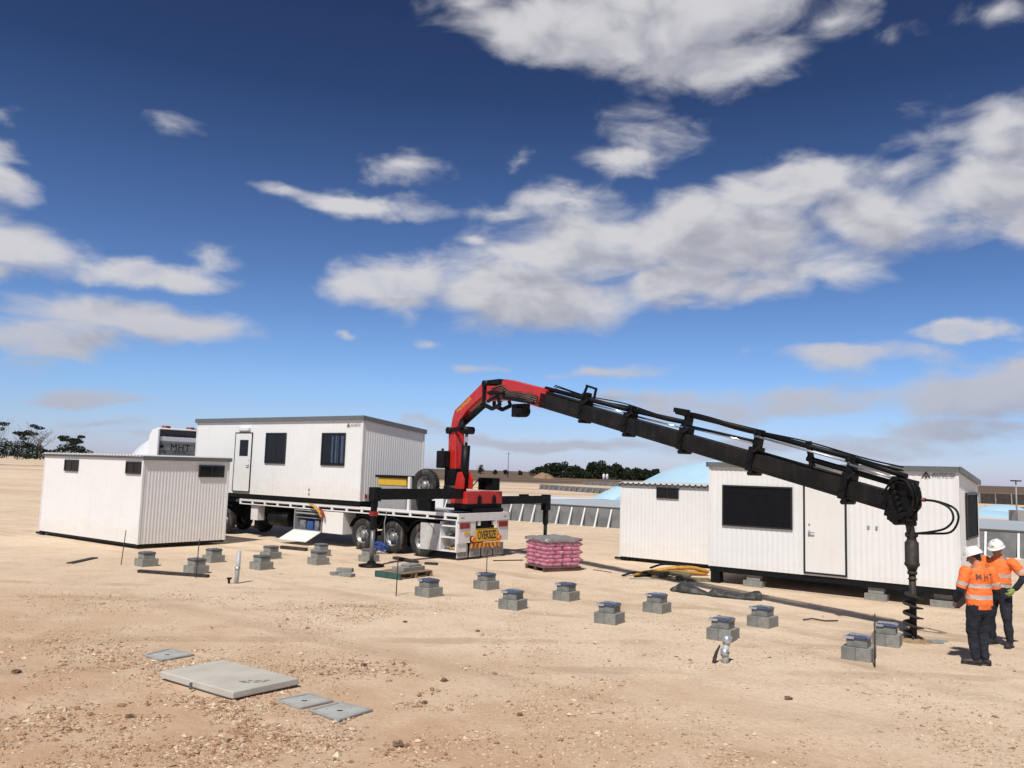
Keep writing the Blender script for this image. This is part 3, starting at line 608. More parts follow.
def plank(p, q, lb, wd=0.12, th=0.06, mt=DWOOD, zo=0.0, name='timber_plank'):
    z = gh(*p) + zo; m = MB(); m.beam((p[0], p[1], z + th / 2), (q[0], q[1], gh(*q) + zo + th / 2), th, wd); tag(m.build(name, mt, origin=(p[0], p[1], z), bevel=0.004), lb, 'plank')
plank((-8.83, 20.25), (-6.98, 19.77), 'long dark beam lying on sand in front of the left footings', 0.1, 0.07)
plank((-11.2, 21.6), (-11.2, 22.9), 'dark plank lying on sand in front of the left shed', 0.18, 0.03)
plank((-7.24, 26.94), (-6.3, 26.42), 'short dark beam lying below the open toolbox flap', 0.12, 0.1)
plank((-3.31, 24.9), (-2.56, 23.9), 'dark plank lying behind the green pallet', 0.16, 0.08)
plank((-2.3, 23.8), (-1.95, 23.7), 'short dark offcut lying to the right behind the green pallet', 0.14, 0.06)
plank((2.45, 23.7), (2.9, 23.2), 'thin dark rod on sand right of the pink bags', 0.025, 0.02, RUST, name='steel_rod')
plank((-0.4, 25.2), (0.5, 25.6), 'bent dark strip on the sand behind the trailer tail', 0.05, 0.03, name='metal_strip')
m = MB(); m.tube([(5.75, 16.3, .02), (5.95, 16.4, .03), (6.15, 16.25, .02), (6.4, 16.25, .03)], 0.015, 6); tag(m.build('wire_offcut', RUST, origin=(5.75, 16.3, 0)), 'short piece of dark wire on the sand in front of the office door', 'wire')
m = MB(); m.box(7.2, 7.65, 14.6, 14.66, 0.0, 0.025); m.box(7.3, 7.5, 14.45, 14.6, 0.0, 0.02); tag(m.build('metal_offcut', METAL, origin=(7.2, 14.6, 0)), 'flat grey metal offcut on the sand right of the auger', 'offcut')

# ------------------------------------------------------------------ green pallet with slab stack
L = stw(-14.6, 15.4, 0.0)
o = thing('pallet', 'green edged timber pallet carrying concrete pieces in front of the outrigger foot', 'pallet', L, -TH)
m = MB(ST); m.box(-15.0, -14.13, 14.86, 14.9, 0.0, 0.145); m.build('side_board', GREEN, o, bevel=0.004)
for k, t in enumerate((15.42, 15.98)):
    m = MB(ST); m.box(-15.0, -14.14, t, t + 0.06, 0.0, 0.115); m.build('bearer', WOOD, o)
m = MB(ST)
for k in range(7): m.box(-15.0 + k * 0.125, -14.9 + k * 0.125, 14.9, 16.04, 0.118, 0.14)
m.build('deck_board', WOOD, o, bevel=0.003)
m = MB(ST); m.box(-14.75, -14.35, 15.2, 15.98, 0.142, 0.24); m.box(-14.7, -14.4, 15.45, 15.9, 0.243, 0.29); tag(m.build('concrete_sleeper', CONC, origin=L + Vector((0, 0, .14)), bevel=0.008), 'light grey concrete sleeper lying on the green pallet', 'concrete sleeper')

# ------------------------------------------------------------------ pallet of pink bags
PA = math.atan2(0.51, 0.86); PL = Vector((1.05, 22.83, 0)) + Vector((0.86, 0.51, 0)) * 0.6 + Vector((-0.51, 0.86, 0)) * 0.52
fr = Frame(0, 0, PA); fr.m = Matrix.Translation(PL) @ Matrix.Rotation(PA, 4, 'Z')
o = thing('pallet', 'raw timber pallet under the stack of pink bags', 'pallet', PL, PA)
PWOOD = mat('pallet_red_brown', (0.13, 0.06, 0.045), 0.8, var=0.2, scale=5)
for y in (-0.5, -0.05, 0.4):
    m = MB(fr); m.box(-0.6, 0.6, y, y + 0.1, 0, 0.09); m.build('bearer', PWOOD, o)
m = MB(fr)
for k in range(8): m.box(-0.6 + k * 0.155, -0.485 + k * 0.155, -0.52, 0.52, 0.093, 0.12)
m.build('deck_board', PWOOD, o)
def bag_mesh(lx, ly, h):
    n1, n2 = 9, 7; vs = []; fs = []
    for sgn in (-1, 1):
        for i in range(n1):
            for j in range(n2):
                u = -1 + 2 * i / (n1 - 1); v = -1 + 2 * j / (n2 - 1)
                pf = (1 - abs(u) ** 7) ** 0.3 * (1 - abs(v) ** 9) ** 0.3
                vs.append((u * lx / 2 * (1 - .02 * abs(v)), v * ly / 2, sgn * h / 2 * pf * (1 + 0.12 * noise.noise(Vector((u * 3, v * 3, sgn)))) + h / 2))
    N = n1 * n2
    for i in range(n1 - 1):
        for j in range(n2 - 1):
            a_ = i * n2 + j; fs.append((a_, a_ + 1, a_ + n2 + 1, a_ + n2)); fs.append((N + a_, N + a_ + n2, N + a_ + n2 + 1, N + a_ + 1))
    me = bpy.data.meshes.new('cement_bag'); me.from_pydata(vs, [], fs); me.materials.append(PINK); me.polygons.foreach_set('use_smooth', [True] * len(fs))
    bm = bmesh.new(); bm.from_mesh(me); bmesh.ops.remove_doubles(bm, verts=bm.verts, dist=1e-4); bmesh.ops.recalc_face_normals(bm, faces=bm.faces); bm.to_mesh(me); bm.free(); return me
bagA = bag_mesh(0.60, 0.345, 0.124)
ordn = ['lowest', 'second lowest', 'third', 'fourth', 'fifth', 'sixth', 'topmost']
random.seed(11)
for lay in range(7):
    z = 0.122 + lay * 0.106
    pos = []
    if lay % 2 == 0: pos = [(-0.29, y, 0) for y in (-0.34, 0, 0.34)] + [(0.29, y, 0) for y in (-0.34, 0, 0.34)]
    else: pos = [(-0.40, -0.235, 90), (-0.40, 0.31, 90), (0.07, -0.34, 0), (0.07, 0, 0), (0.07, 0.34, 0), (0.50, -0.235, 90), (0.50, 0.31, 90)]
    sc_ = 1.0 - 0.02 * max(0, lay - 4)
    for (x, y, an) in pos:
        b_ = bpy.data.objects.new('cement_bag', bagA); COL.objects.link(b_)
        if lay % 2 and an == 0: x = 0.05
        v = PL + Matrix.Rotation(PA, 3, 'Z') @ Vector((x * sc_ + random.uniform(-.012, .012), y * sc_ + random.uniform(-.012, .012), z)); b_.location = v
        b_.rotation_euler = (0, 0, PA + rad(an + random.uniform(-2, 2)))
        pw_ = ('at the near corner' if x < .1 and y < -.1 and x < 0 else 'at the right corner' if y < -.1 and x > .3 and lay % 2 else 'on the right' if y < -.1 else 'at the left corner' if x < 0 and y > .1 else 'in the middle of the left side' if x < 0 else 'at the far corner' if y > .1 and x > .2 else 'at the back' if y > .1 else 'in the core')
        tag(b_, f'pink cement bag {pw_}, {ordn[lay]} layer of the wrapped pallet', 'bag', 'pink cement bags on the pallet')
# clear wrap and grey cap sheet
m = MB(fr); n = 15; vs = []
for i in range(n):
    for j in range(n):
        u = -1 + 2 * i / (n - 1); v = -1 + 2 * j / (n - 1); e = max(abs(u), abs(v))
        uu, vv = (u / max(e, .01) * min(e, 0.86) / 0.86 if e > 0.86 else u / 0.86), (v / max(e, .01) * min(e, .86) / .86 if e > 0.86 else v / .86)
        drop = 0 if e <= 0.86 else (e - 0.86) / 0.14
        z = 0.935 + 0.035 * noise.noise(Vector((u * 2.5, v * 2.5, 4))) + .02 * noise.noise(Vector((u * 6, v * 6, 1))) - 0.075 * min(e, .86) ** 2 - (0.07 + .05 * noise.noise(Vector((u * 3, v * 3, 7)))) * drop
        vs.append((uu * 0.61 * (1 + 0.01 * drop), vv * 0.54 * (1 + .01 * drop), z))
m.add(vs, [(i * n + j, (i + 1) * n + j, (i + 1) * n + j + 1, i * n + j + 1) for i in range(n - 1) for j in range(n - 1)], 0, True)
c_ = m.build('cover_sheet', COVER, origin=PL + Vector((0, 0, 0.9)), fr=fr); tag(c_, 'crumpled grey green plastic sheet over the top of the pink bags', 'cover sheet')
m = MB(fr); n = 64; vs = []
for z in np.linspace(0.1, 0.82, 8):
    for k in range(n):
        t = 2 * math.pi * k / n; cx, sx_ = math.cos(t), math.sin(t); q = (abs(cx) ** 8 + abs(sx_) ** 8) ** (1 / 8)
        wob = 1 + 0.012 * noise.noise(Vector((t * 3, z * 5, 0))); vs.append((cx / q * 0.625 * wob, sx_ / q * 0.555 * wob, float(z)))
m.add(vs, [(j * n + k, j * n + (k + 1) % n, (j + 1) * n + (k + 1) % n, (j + 1) * n + k) for j in range(7) for k in range(n)], 0, True)
c_ = m.build('stretch_wrap', WRAP, origin=PL + Vector((0, 0, 0.1)), fr=fr); tag(c_, 'clear stretch film wrapped round the sides of the pink bag stack', 'plastic wrap')

# ------------------------------------------------------------------ slings, rubber mat
def sling(pts, lb, mt, r_=0.035, sy=0.22, name='lifting_sling', cat='sling', group=None):
    pp = []
    P_ = [Vector((a_, b_, c_)) for a_, b_, c_ in pts]
    for i in range(len(P_) - 1):
        p0 = P_[max(i - 1, 0)]; p1 = P_[i]; p2 = P_[i + 1]; p3 = P_[min(i + 2, len(P_) - 1)]
        for k in range(6):
            t = k / 6; pp.append(0.5 * ((2 * p1) + (p2 - p0) * t + (2 * p0 - 5 * p1 + 4 * p2 - p3) * t * t + (3 * p1 - p0 - 3 * p2 + p3) * t ** 3))
    pp.append(P_[-1]); m = MB(); m.tube(pp, r_, 8, sy=sy); return tag(m.build(name, mt, origin=pts[0]), lb, cat, group)
G_ = 'lifting slings heaped on the sand'
sling([(3.9, 23.2, .03), (4.5, 23.0, .18), (5.1, 23.1, .2), (5.55, 23.2, .1)], 'orange lifting sling, the long straight upper one of the heap', SLING, 0.11, sy=.5, group=G_)
sling([(3.7, 22.8, .03), (4.3, 22.7, .1), (4.8, 23.0, .1), (5.5, 23.2, .04)], 'orange lifting sling, the middle one of the heap', SLING, 0.10, sy=.5, group=G_)
sling([(3.5, 22.6, .03), (3.9, 22.9, .09), (4.3, 22.6, .06), (3.9, 22.4, .03)], 'orange lifting sling looped at the left end of the heap', SLING, 0.08, sy=.5, group=G_)
sling([(3.9, 22.1, .03), (4.35, 22.5, .12), (4.8, 22.2, .12), (4.5, 21.9, .05), (5.3, 21.9, .02)], 'khaki lifting sling crumpled at the front of the heap', KHAKI, 0.11, sy=.45, group=G_)
sling([(3.1, 22.4, .02), (3.5, 22.75, .08), (3.9, 22.6, .05), (3.4, 22.3, .02)], 'black strap lying at the far left of the sling heap', BLACK, 0.04, sy=.6, group=G_)
sling([(4.0, 23.3, .15), (4.4, 23.6, .22), (4.9, 23.3, .24), (5.2, 23.6, .16)], 'black strap lying on top of the sling heap', BLACK, 0.045, sy=.6, group=G_)
sling([(3.2, 21.9, .02), (3.9, 21.85, .03), (4.6, 21.8, .03), (5.3, 21.9, .02)], 'thin grey brown strap lying straight in front of the sling heap', KHAKI, 0.03, group=G_)
m = MB(); path = [(4.02, 20.0), (4.2, 19.8), (4.42, 19.6), (4.66, 19.42), (4.8, 19.32), (5.0, 19.2), (5.28, 19.05), (5.55, 18.95), (5.72, 18.97)]
hs = [0.10, 0.25, 0.15, 0.05, 0.19, 0.12, 0.08, 0.16, 0.20]; ws = [0.2, 0.22, 0.18, 0.1, 0.2, 0.2, 0.18, 0.22, 0.2]
pp = []; hh = []; ww = []
for i in range(len(path) - 1):
    for k in range(6):
        t = k / 6; pp.append(Vector((*path[i], 0)).lerp(Vector((*path[i + 1], 0)), t)); hh.append(hs[i] * (1 - t) + hs[i + 1] * t); ww.append(ws[i] * (1 - t) + ws[i + 1] * t)
nseg = 12; vs = []
for i, p_ in enumerate(pp):
    d = (pp[min(i + 1, len(pp) - 1)] - pp[max(i - 1, 0)]).normalized(); sd = Vector((-d.y, d.x, 0))
    for k in range(nseg + 1):
        t = math.pi * k / nseg; f = 1 + 0.25 * noise.noise(Vector((i * 0.35, k * 0.6, 2)))
        v = p_ + sd * math.cos(t) * ww[i] * f + Vector((0, 0, 1)) * (abs(math.sin(t)) ** 0.8 * hh[i] * f * 0.95 + 0.005); vs.append(tuple(v))
N = nseg + 1
m.add(vs, [(i * N + k, (i + 1) * N + k, (i + 1) * N + k + 1, i * N + k + 1) for i in range(len(pp) - 1) for k in range(nseg)], 0, True)
mt_ = m.build('rubber_mat', MATR, origin=(4.9, 19.3, 0)); md = mt_.modifiers.new('solid', 'SOLIDIFY'); md.thickness = 0.02
tag(mt_, 'crumpled black rubber mat rolled up on the sand before the office', 'rubber mat')

# ------------------------------------------------------------------ foreground lids and slab
def quad_thing(name, pts, z0, z1, mt, lb, cat, bevel=0.01, frame_=False, ztop=None):
    cx = sum(p[0] for p in pts) / 4; cy = sum(p[1] for p in pts) / 4
    o = thing(name, lb, cat, (cx, cy, z0))
    m = MB(); m.prism(pts, z0, z1, 'z'); m.build('slab_body', mt, o, bevel=bevel)
    if frame_:
        def sc(f, z): return [(cx + (p[0] - cx) * f, cy + (p[1] - cy) * f) for p in pts]
        m = MB(); a_ = sc(1.0, 0); b_ = sc(0.86, 0); vs = [(*p, z1 + 0.012) for p in a_] + [(*p, z1 + 0.012) for p in b_] + [(*p, z0) for p in a_] + [(*p, z1 - 0.01) for p in b_]
        m.add(vs, [(i, (i + 1) % 4, 4 + (i + 1) % 4, 4 + i) for i in range(4)] + [(8 + i, 8 + (i + 1) % 4, (i + 1) % 4, i) for i in range(4)] + [(4 + i, 4 + (i + 1) % 4, 12 + (i + 1) % 4, 12 + i) for i in range(4)])
        m.build('rim', LIDR, o, bevel=0.003)
        m = MB(); m.box(cx - 0.03, cx + 0.03, cy - 0.015, cy + 0.015, z1, z1 + 0.003); m.build('lifting_hole', BLACK, o)
    return o
SP = [(-4.214, 10.478), (-3.679, 11.172), (-2.472, 10.347), (-3.039, 9.644)]
sb = quad_thing('manhole_slab', [(p[0], p[1]) for p in SP], 0.045, 0.125, SLAB, 'large pale concrete slab raised on a pit in the foreground sand', 'slab', 0.012)
cx, cy = -3.32, 10.31
m = MB(); m.prism([(cx + (p[0] - cx) * .88, cy + (p[1] - cy) * .9) for p in SP], -0.06, 0.043, 'z'); m.build('pit_collar', SLAB, sb)
m = MB()
for k, (u0, u1, v) in enumerate(((0, .06, 0), (.08, .12, .01), (.14, .2, 0), (.22, .27, .012), (.03, .1, -.03), (.13, .18, -.035), (.2, .24, -.03))):
    dx_ = Vector((0.62, -0.78, 0)).normalized(); dx_ = Vector((0.86, 0.2, 0)).normalized(); dy_ = Vector((-.2, .86, 0)).normalized(); p0 = Vector((-3.12, 10.1, 0.1275)) + dy_ * v * 1.6
    m.beam(p0 + dx_ * u0 * 1.3, p0 + dx_ * u1 * 1.3, 0.003, 0.018)
m.build('stencil_mark', INKG, sb)
m = MB(); m.beam((-3.66, 9.99, 0.085), (-3.63, 9.985, 0.085), 0.076, 0.02); m.build('edge_notch', INKG, sb)
quad_thing('pit_lid', [(-4.97, 11.76), (-4.79, 12.19), (-4.31, 11.87), (-4.6, 11.46)], -0.05, 0.016, LIDM, 'small square grey pit lid flush in the sand behind the big slab', 'pit lid', 0.004, True)
quad_thing('pit_lid', [(-2.6, 9.77), (-2.28, 10.08), (-1.93, 9.80), (-2.23, 9.46)], -0.05, 0.016, LIDM, 'grey pit lid, the left of the two touching lids right of the big slab', 'pit lid', 0.004, True)
quad_thing('pit_lid', [(-2.13, 9.41), (-1.86, 9.75), (-1.43, 9.50), (-1.72, 9.07)], -0.05, 0.018, LIDM, 'grey pit lid, the right of the two touching lids right of the big slab', 'pit lid', 0.004, True)

# ------------------------------------------------------------------ gravel
def ico():
    bm = bmesh.new(); bmesh.ops.create_icosphere(bm, subdivisions=1, radius=1.0); v = [tuple(x.co) for x in bm.verts]; f = [tuple(q.index for q in x.verts) for x in bm.faces]; bm.free(); return np.array(v), np.array(f)
def gravel():
    rng = np.random.default_rng(5); V = np.array([(1, 0, 0), (0, 1, 0), (-1, 0, 0), (0, -1, 0), (0, 0, 1), (0, 0, -1)], float); F = np.array([(0, 1, 4), (1, 2, 4), (2, 3, 4), (3, 0, 4), (1, 0, 5), (2, 1, 5), (3, 2, 5), (0, 3, 5)])
    blocked = [(-3.35, 10.4, .60), (-4.65, 11.8, .18), (-2.25, 9.75, .17), (-1.78, 9.42, .17)]
    CL = [(-7.52, 16.51, 1.2, 0.5), (-5.88, 16.84, 1.0, 0.6), (-3.29, 15.88, 1.6, 0.55), (-6.25, 11.98, 1.2, 0.5), (-5.17, 11.22, 0.8, 0.9), (-4.23, 11.17, 0.6, 0.9), (-3.21, 9.56, 0.6, 1.0), (-2.32, 11.42, 0.8, 0.8), (-1.56, 11.69, 0.7, 0.8), (-2.02, 8.62, 0.9, 0.9), (-0.96, 10.02, 0.6, 1.1), (-0.99, 8.42, 0.7, 0.9), (-4.27, 8.9, 0.9, 0.6), (-4.51, 8.24, 0.8, 0.5), (-3.01, 8.09, 0.8, 0.7), (-0.51, 12.8, 1.2, 0.3), (0.64, 9.4, 1.0, 0.3), (2.83, 12.27, 0.8, 0.35), (2.4, 13.97, 1.0, 0.25), (4.59, 13.16, 0.7, 0.3), (4.54, 9.09, 0.6, 0.5), (2.53, 8.74, 0.8, 0.4), (-0.11, 17.72, 1.2, 0.2), (4.65, 11.11, 0.8, 0.25)]
    g = {}
    def clump(x, y):
        k = (round(x / .12), round(y / .12))
        if k not in g: g[k] = fbm(k[0] * .12, k[1] * .12, 0.45, 4, 20.0) + 0.5 * fbm(k[0] * .12, k[1] * .12, 2.0, 2, 31.0)
        return g[k]
    T = 640000; D = 4.6 + 18 * rng.random(T) ** 1.35; A_ = (rng.random(T) - .5) * 1.30; U = rng.random(T); pts = []
    for d, a_, u in zip(D, A_, U):
        if u > .85: continue
        x = d * math.sin(a_); y = d * math.cos(a_)
        cc = sum(q[3] * math.exp(-((x - q[0]) ** 2 + (y - q[1]) ** 2) / (q[2] * q[2])) for q in CL if abs(x - q[0]) < 2.5 * q[2] and abs(y - q[1]) < 2.5 * q[2])
        dens = 0.035 + 1.5 * clump(x, y) * (.35 + cc) + 0.58 * cc
        if y > 17: dens *= 0.3
        if x > 0.5: dens *= 0.6
        if u > dens or any(math.hypot(x - bx, y - by) < br for bx, by, br in blocked): continue
        pts.append((x, y, gh(x, y), cc))
        if len(pts) > 80000: break
    P = np.array(pts); N = len(P); S = 0.005 + 0.009 * rng.random(N) ** 2; big = rng.random(N) < .015 + .05 * np.clip(P[:, 3], 0, 1); S[big] = .015 + .02 * rng.random(big.sum()) ** 1.5
    sc3 = S[:, None] * np.stack([.8 + .7 * rng.random(N), .8 + .7 * rng.random(N), .5 + .4 * rng.random(N)], 1)
    th = rng.random(N) * 6.28; Q = V[None] * (1 + .25 * rng.standard_normal((N, 6, 1))) + .18 * rng.standard_normal((N, 6, 3)); Q = Q * sc3[:, None]
    c, s_ = np.cos(th)[:, None], np.sin(th)[:, None]; X = Q[..., 0] * c - Q[..., 1] * s_; Y = Q[..., 0] * s_ + Q[..., 1] * c
    Q = np.stack([X + P[:, None, 0], Y + P[:, None, 1], Q[..., 2] + P[:, None, 2] + S[:, None] * .2], 2)
    fs = (F[None] + 6 * np.arange(N)[:, None, None]).reshape(-1, 3); mi = rng.choice([0, 0, 0, 1, 1, 1, 2], N); mi[(rng.random(N) < .38 * np.clip(P[:, 3], 0, 1)) & (P[:, 0] < 1)] = 2; mi = np.repeat(mi, 8)
    me = bpy.data.meshes.new('gravel'); me.from_pydata(Q.reshape(-1, 3).tolist(), [], fs.tolist())
    for nm, c in (('stone_pale', (0.68, 0.53, 0.38)), ('stone_tan', (0.50, 0.35, 0.22)), ('stone_brown', (0.33, 0.185, 0.105))): me.materials.append(mat(nm, c, 0.9, var=0.15, scale=9))
    me.polygons.foreach_set('material_index', mi.astype(np.int32)); o = bpy.data.objects.new('gravel', me); COL.objects.link(o)
    tag(o, 'loose pale and brown stones scattered over the sand', 'gravel', kind='stuff')
gravel()
CLOD = mat('earth_clod', (0.23, 0.145, 0.09), 0.95, var=0.25, scale=20, bump=0.8, bscale=30)
def clods():
    rng = random.Random(9); i = 0
    spots = [(-1.0, 8.4, .07, 'dark earth clod nearest the bottom edge, below the right pit lid'), (-0.75, 10.9, .06, 'dark earth clod on the gravel right of the pit lids'), (-1.9, 11.6, .06, 'dark brown clod behind the pit lids'), (-3.9, 9.0, .06, 'brown clod in front of the big slab at left'), (-6.1, 10.7, .07, 'brown clod left of the big slab'), (-1.75, 14.9, .05, 'lone brown clod on the smooth sand in front of the green pallet'), (-.45, 14.3, .045, 'small dark clod on the smooth sand near the centre'), (3.55, 10.6, .06, 'brown clod on the sand below the short pipe stub'), (-0.9, 9.9, .05, 'dark clod right beside the right pit lid'), (0.2, 9.5, .045, 'pale brown clod alone right of the pit lids')]
    for (x, y, s, lb) in spots:
        bm = bmesh.new(); s *= .72; bmesh.ops.create_icosphere(bm, subdivisions=4, radius=s)
        for v in bm.verts:
            f = 1 + 0.6 * noise.noise(v.co / s * 1.6 + Vector((x, y, 0))) + 0.35 * noise.noise(v.co / s * 4.5 + Vector((x, y, 0))); v.co = v.co * f; v.co.z *= 0.62
        me = bpy.data.meshes.new('earth_clod'); bm.to_mesh(me); bm.free(); me.materials.append(CLOD)
        o = bpy.data.objects.new('earth_clod', me); COL.objects.link(o); o.location = (x, y, gh(x, y) + s * 0.25); tag(o, lb, 'clod', 'clods of dark earth on the sand')
clods()

# ------------------------------------------------------------------ trailer
T0 = 19.15; T1 = 21.72; SR = -15.97
tr = thing('flatbed_trailer', 'white flatbed semi trailer with three axles and oversize sign on its tail', 'trailer', stw(-21, 20.4, 0), -TH)
m = MB(ST); m.box(-26.9, SR - 0.03, T0 + 0.06, T1 - 0.06, 1.26, 1.345); m.build('deck', mat('deck_steel', (0.3, 0.29, 0.27), 0.6, metal=0.3, dirt=0.4), tr)
for (ta, tb) in ((T0, T0 + 0.055), (T1 - 0.055, T1)):
    m = MB(ST); m.box(-26.6, SR, ta, tb, 1.295, 1.385); m.box(-26.6, SR, ta + 0.003, tb - 0.003, 1.17, 1.205)
    k = 0
    x = -26.6
    while x < SR - 0.05: m.box(x, x + 0.09, ta + 0.004, tb - 0.004, 1.205, 1.295); x += 0.72
    m.build('side_rail', WHITE2, tr)
m = MB(ST)
for t in (19.85, 20.8): m.box(-27.2, SR - 0.2, t, t + 0.12, 0.82, 1.257)
for k in range(14): m.box(-26.5 + k * 0.76, -26.44 + k * 0.76, T0 + 0.08, T1 - 0.08, 1.16, 1.255)
m.box(-30.2, -26.6, 19.5, 21.3, 1.2, 1.36)
m.build('chassis', BLACK, tr)
def wheel(parent, s_, tface, r_=0.5, wd=0.27, zc=None, out=-1, name='wheel'):
    zc = r_ if zc is None else zc; c = (s_, tface, zc); ax = (0, -out, 0)
    m = MB(ST); m.lathe(c, ax, [(r_ * .56, 0.03), (r_ * .62, 0.0), (r_ * .9, 0.0), (r_ * .975, 0.03), (r_, 0.06), (r_, wd - .05), (r_ * .9, wd), (r_ * .55, wd)], 40)
    for i in range(36):
        t = 2 * math.pi * i / 36; p_ = Vector((s_ + math.cos(t) * (r_ + .002), tface - out * wd / 2, zc + math.sin(t) * (r_ + .002)))
        m.beam(p_ + Vector((0, -wd * .38, 0)), p_ + Vector((0, wd * .38, 0)), 0.012, 0.035, up=(math.cos(t), 0, math.sin(t)))
    ty = m.build('tyre' if name is None else name, RUBBER, parent)
    m = MB(ST); m.lathe(c, ax, [(r_ * .585, 0.02), (r_ * .56, 0.035), (r_ * .52, 0.06), (r_ * .47, 0.12), (r_ * .30, 0.135), (r_ * .27, 0.07), (r_ * .24, 0.03), (r_ * .2, 0.0), (0.001, -0.01)], 30)
    for i in range(10):
        t = 2 * math.pi * i / 10; q = Vector((s_ + math.cos(t) * r_ * .34, tface - out * 0.135, zc + math.sin(t) * r_ * .34)); m.cyl(q, q + Vector((0, out * 0.04, 0)), 0.016, n=6)
    for i in range(8):
        t = 2 * math.pi * (i + .5) / 8; q = Vector((s_ + math.cos(t) * r_ * .42, tface - out * 0.118, zc + math.sin(t) * r_ * .42)); m.cyl(q, q + Vector((0, out * 0.006, 0)), 0.034, n=10, mi=1)
    m.build('rim', [RIM, BLACK], ty)
    return ty
for s_ in (-20.04, -18.70, -17.42):
    wheel(tr, s_, T0 + 0.03); wheel(tr, s_, T1 - 0.03, out=1)
    m = MB(ST); m.cyl((s_, T0 + .3, .5), (s_, T1 - .3, .5), 0.08); m.build('axle', BLACK, tr)
    for (ta, tb) in ((T0 + .01, T0 + .32), (T1 - .32, T1 - .01)):
        m = MB(ST); vs = []; n = 14
        for i in range(n + 1):
            t = rad(20) + rad(140) * i / n
            for rr in (0.60, 0.62):
                for tt in (ta, tb): vs.append((s_ + math.cos(t) * rr, tt, .5 + math.sin(t) * rr * (1.0)))
        for i in range(n):
            a_ = 4 * i; b_ = a_ + 4; m.add([vs[j] for j in (a_, a_ + 1, a_ + 2, a_ + 3, b_, b_ + 1, b_ + 2, b_ + 3)], [(0, 1, 5, 4), (2, 6, 7, 3), (0, 4, 6, 2), (1, 3, 7, 5)])
        m.build('mudguard', BLACK, tr)
# toolboxes
m = MB(ST); m.box(-21.95, -20.95, T0 + .015, T0 + .6, .42, 1.14); bx = m.build('toolbox', DOORW, tr, bevel=.01)
m = MB(ST); s0, s1, z0, z1 = -23.45, -22.0, .42, 1.14
for bxx in ((s0, s1, T0 + .55, T0 + .6, z0, z1), (s0, s1, T0 + .02, T0 + .55, z0, z0 + .03), (s0, s1, T0 + .02, T0 + .55, z1 - .03, z1), (s0, s0 + .03, T0 + .02, T0 + .55, z0 + .03, z1 - .03), (s1 - .03, s1, T0 + .02, T0 + .55, z0 + .03, z1 - .03), (s0 + .03, s1 - .03, T0 + .1, T0 + .55, .86, .88), (s0, s1, T0 + .02, T0 + .05, 1.0, 1.05)): m.box(*bxx)
bx = m.build('toolbox', GREYM, tr)
m = MB(ST); m.beam((-22.72, T0 + .015, .43), (-22.72, T0 - .62, .13), 1.42, .025, up=(1, 0, 0)); m.build('open_lid', DOORW, bx)
for (x, wd, h, mt_) in ((-23.3, .3, .32, CONT), (-22.9, .3, .3, BLUEC), (-22.5, .2, .33, CONT), (-22.2, .14, .36, REDD)):
    m = MB(ST); m.box(x, x + wd, T0 + .15, T0 + .45, .455, .455 + h); m.cyl((x + wd / 2, T0 + .3, .455 + h), (x + wd / 2, T0 + .3, .455 + h + .05), .04); b_ = m.build('tool_can', mt_, origin=stw(x, T0 + .3, .455), bevel=.015)
    tag(b_, {-23.3: 'grey tool can at the left end of the open trailer toolbox', -22.9: 'blue plastic can inside the open trailer toolbox', -22.5: 'grey tool can right of the blue one in the open toolbox', -22.2: 'red can at the right end of the open trailer toolbox'}[x], 'can', 'cans in the open toolbox')
m = MB(ST); m.box(-17.46, -16.66, T0 + .012, T0 + .035, .24, 1.04); m.build('box_door', mat('scuffed_aluminium', (0.62, 0.61, 0.58), 0.5, metal=.2, var=.1, scale=6, dirt=.35), tr, bevel=.006)
m = MB(ST); s0, s1 = -16.66, SR - .02
for bxx in ((s0, s1, T0 + .45, T0 + .48, .24, 1.12), (s0, s1, T0 + .015, T0 + .45, .24, .28), (s0, s1, T0 + .015, T0 + .45, .64, .68), (s0, s1, T0 + .015, T0 + .45, .98, 1.02), (s0, s0 + .04, T0 + .01, T0 + .45, .28, 1.12), (s1 - .06, s1, T0 + .01, T0 + .45, .28, 1.16)): m.box(*bxx)
sh_ = m.build('shelf_box', WHITE2, tr)
random.seed(4)
for (z, lb) in ((.285, 'yellow and grey odds and ends on the lower tail shelf of the trailer'), (.685, 'dark chains piled on the upper tail shelf of the trailer')):
    m = MB(ST)
    for k in range(9):
        x = random.uniform(-16.55, -16.25); t = T0 + random.uniform(.08, .35); m.tube([(x, t, z + .02), (x + .08, t + .02, z + .04 + random.random() * .12), (x + .17, t, z + .03)], .022, 6, mi=random.choice([0, 0, 1]))
    tag(m.build('chain_heap', [CONT, YELB if z < .4 else BLACK], origin=stw(-16.4, T0 + .2, z)), lb, 'chains')
# tail
m = MB(ST); m.box(SR - .03, SR + .03, T0 + .0, T1, 1.14, 1.385); m.build('tail_beam', WHITE2, tr, bevel=.006)
for (t, tx) in ((T0 + .2, 'MHT'), (T1 - .25, 'MHT')): text_mesh(tx, .07, INKG, tr, stw(SR + .032, t, 1.25), B3, Z3, spacing=1.1)
for q in ((T0 + .04, T0 + .85), (T1 - .62, T1 - .04)):
    m = MB(ST); m.box(SR - .02, SR + .012, q[0], q[1], .5, 1.137); m.build('tail_panel', WHITE2, tr)
m = MB(ST); m.box(SR - .2, SR - .1, T0 + .9, T1 - .65, .6, 1.137); m.build('tail_recess', BLACK, tr)
m = MB(ST); m.box(SR - .06, SR + .02, T0 + .98, T0 + 1.08, 1.0, 1.137); m.box(SR - .06, SR + .02, T1 - .84, T1 - .72, 1.0, 1.137); m.build('bracket', WHITE2, tr)
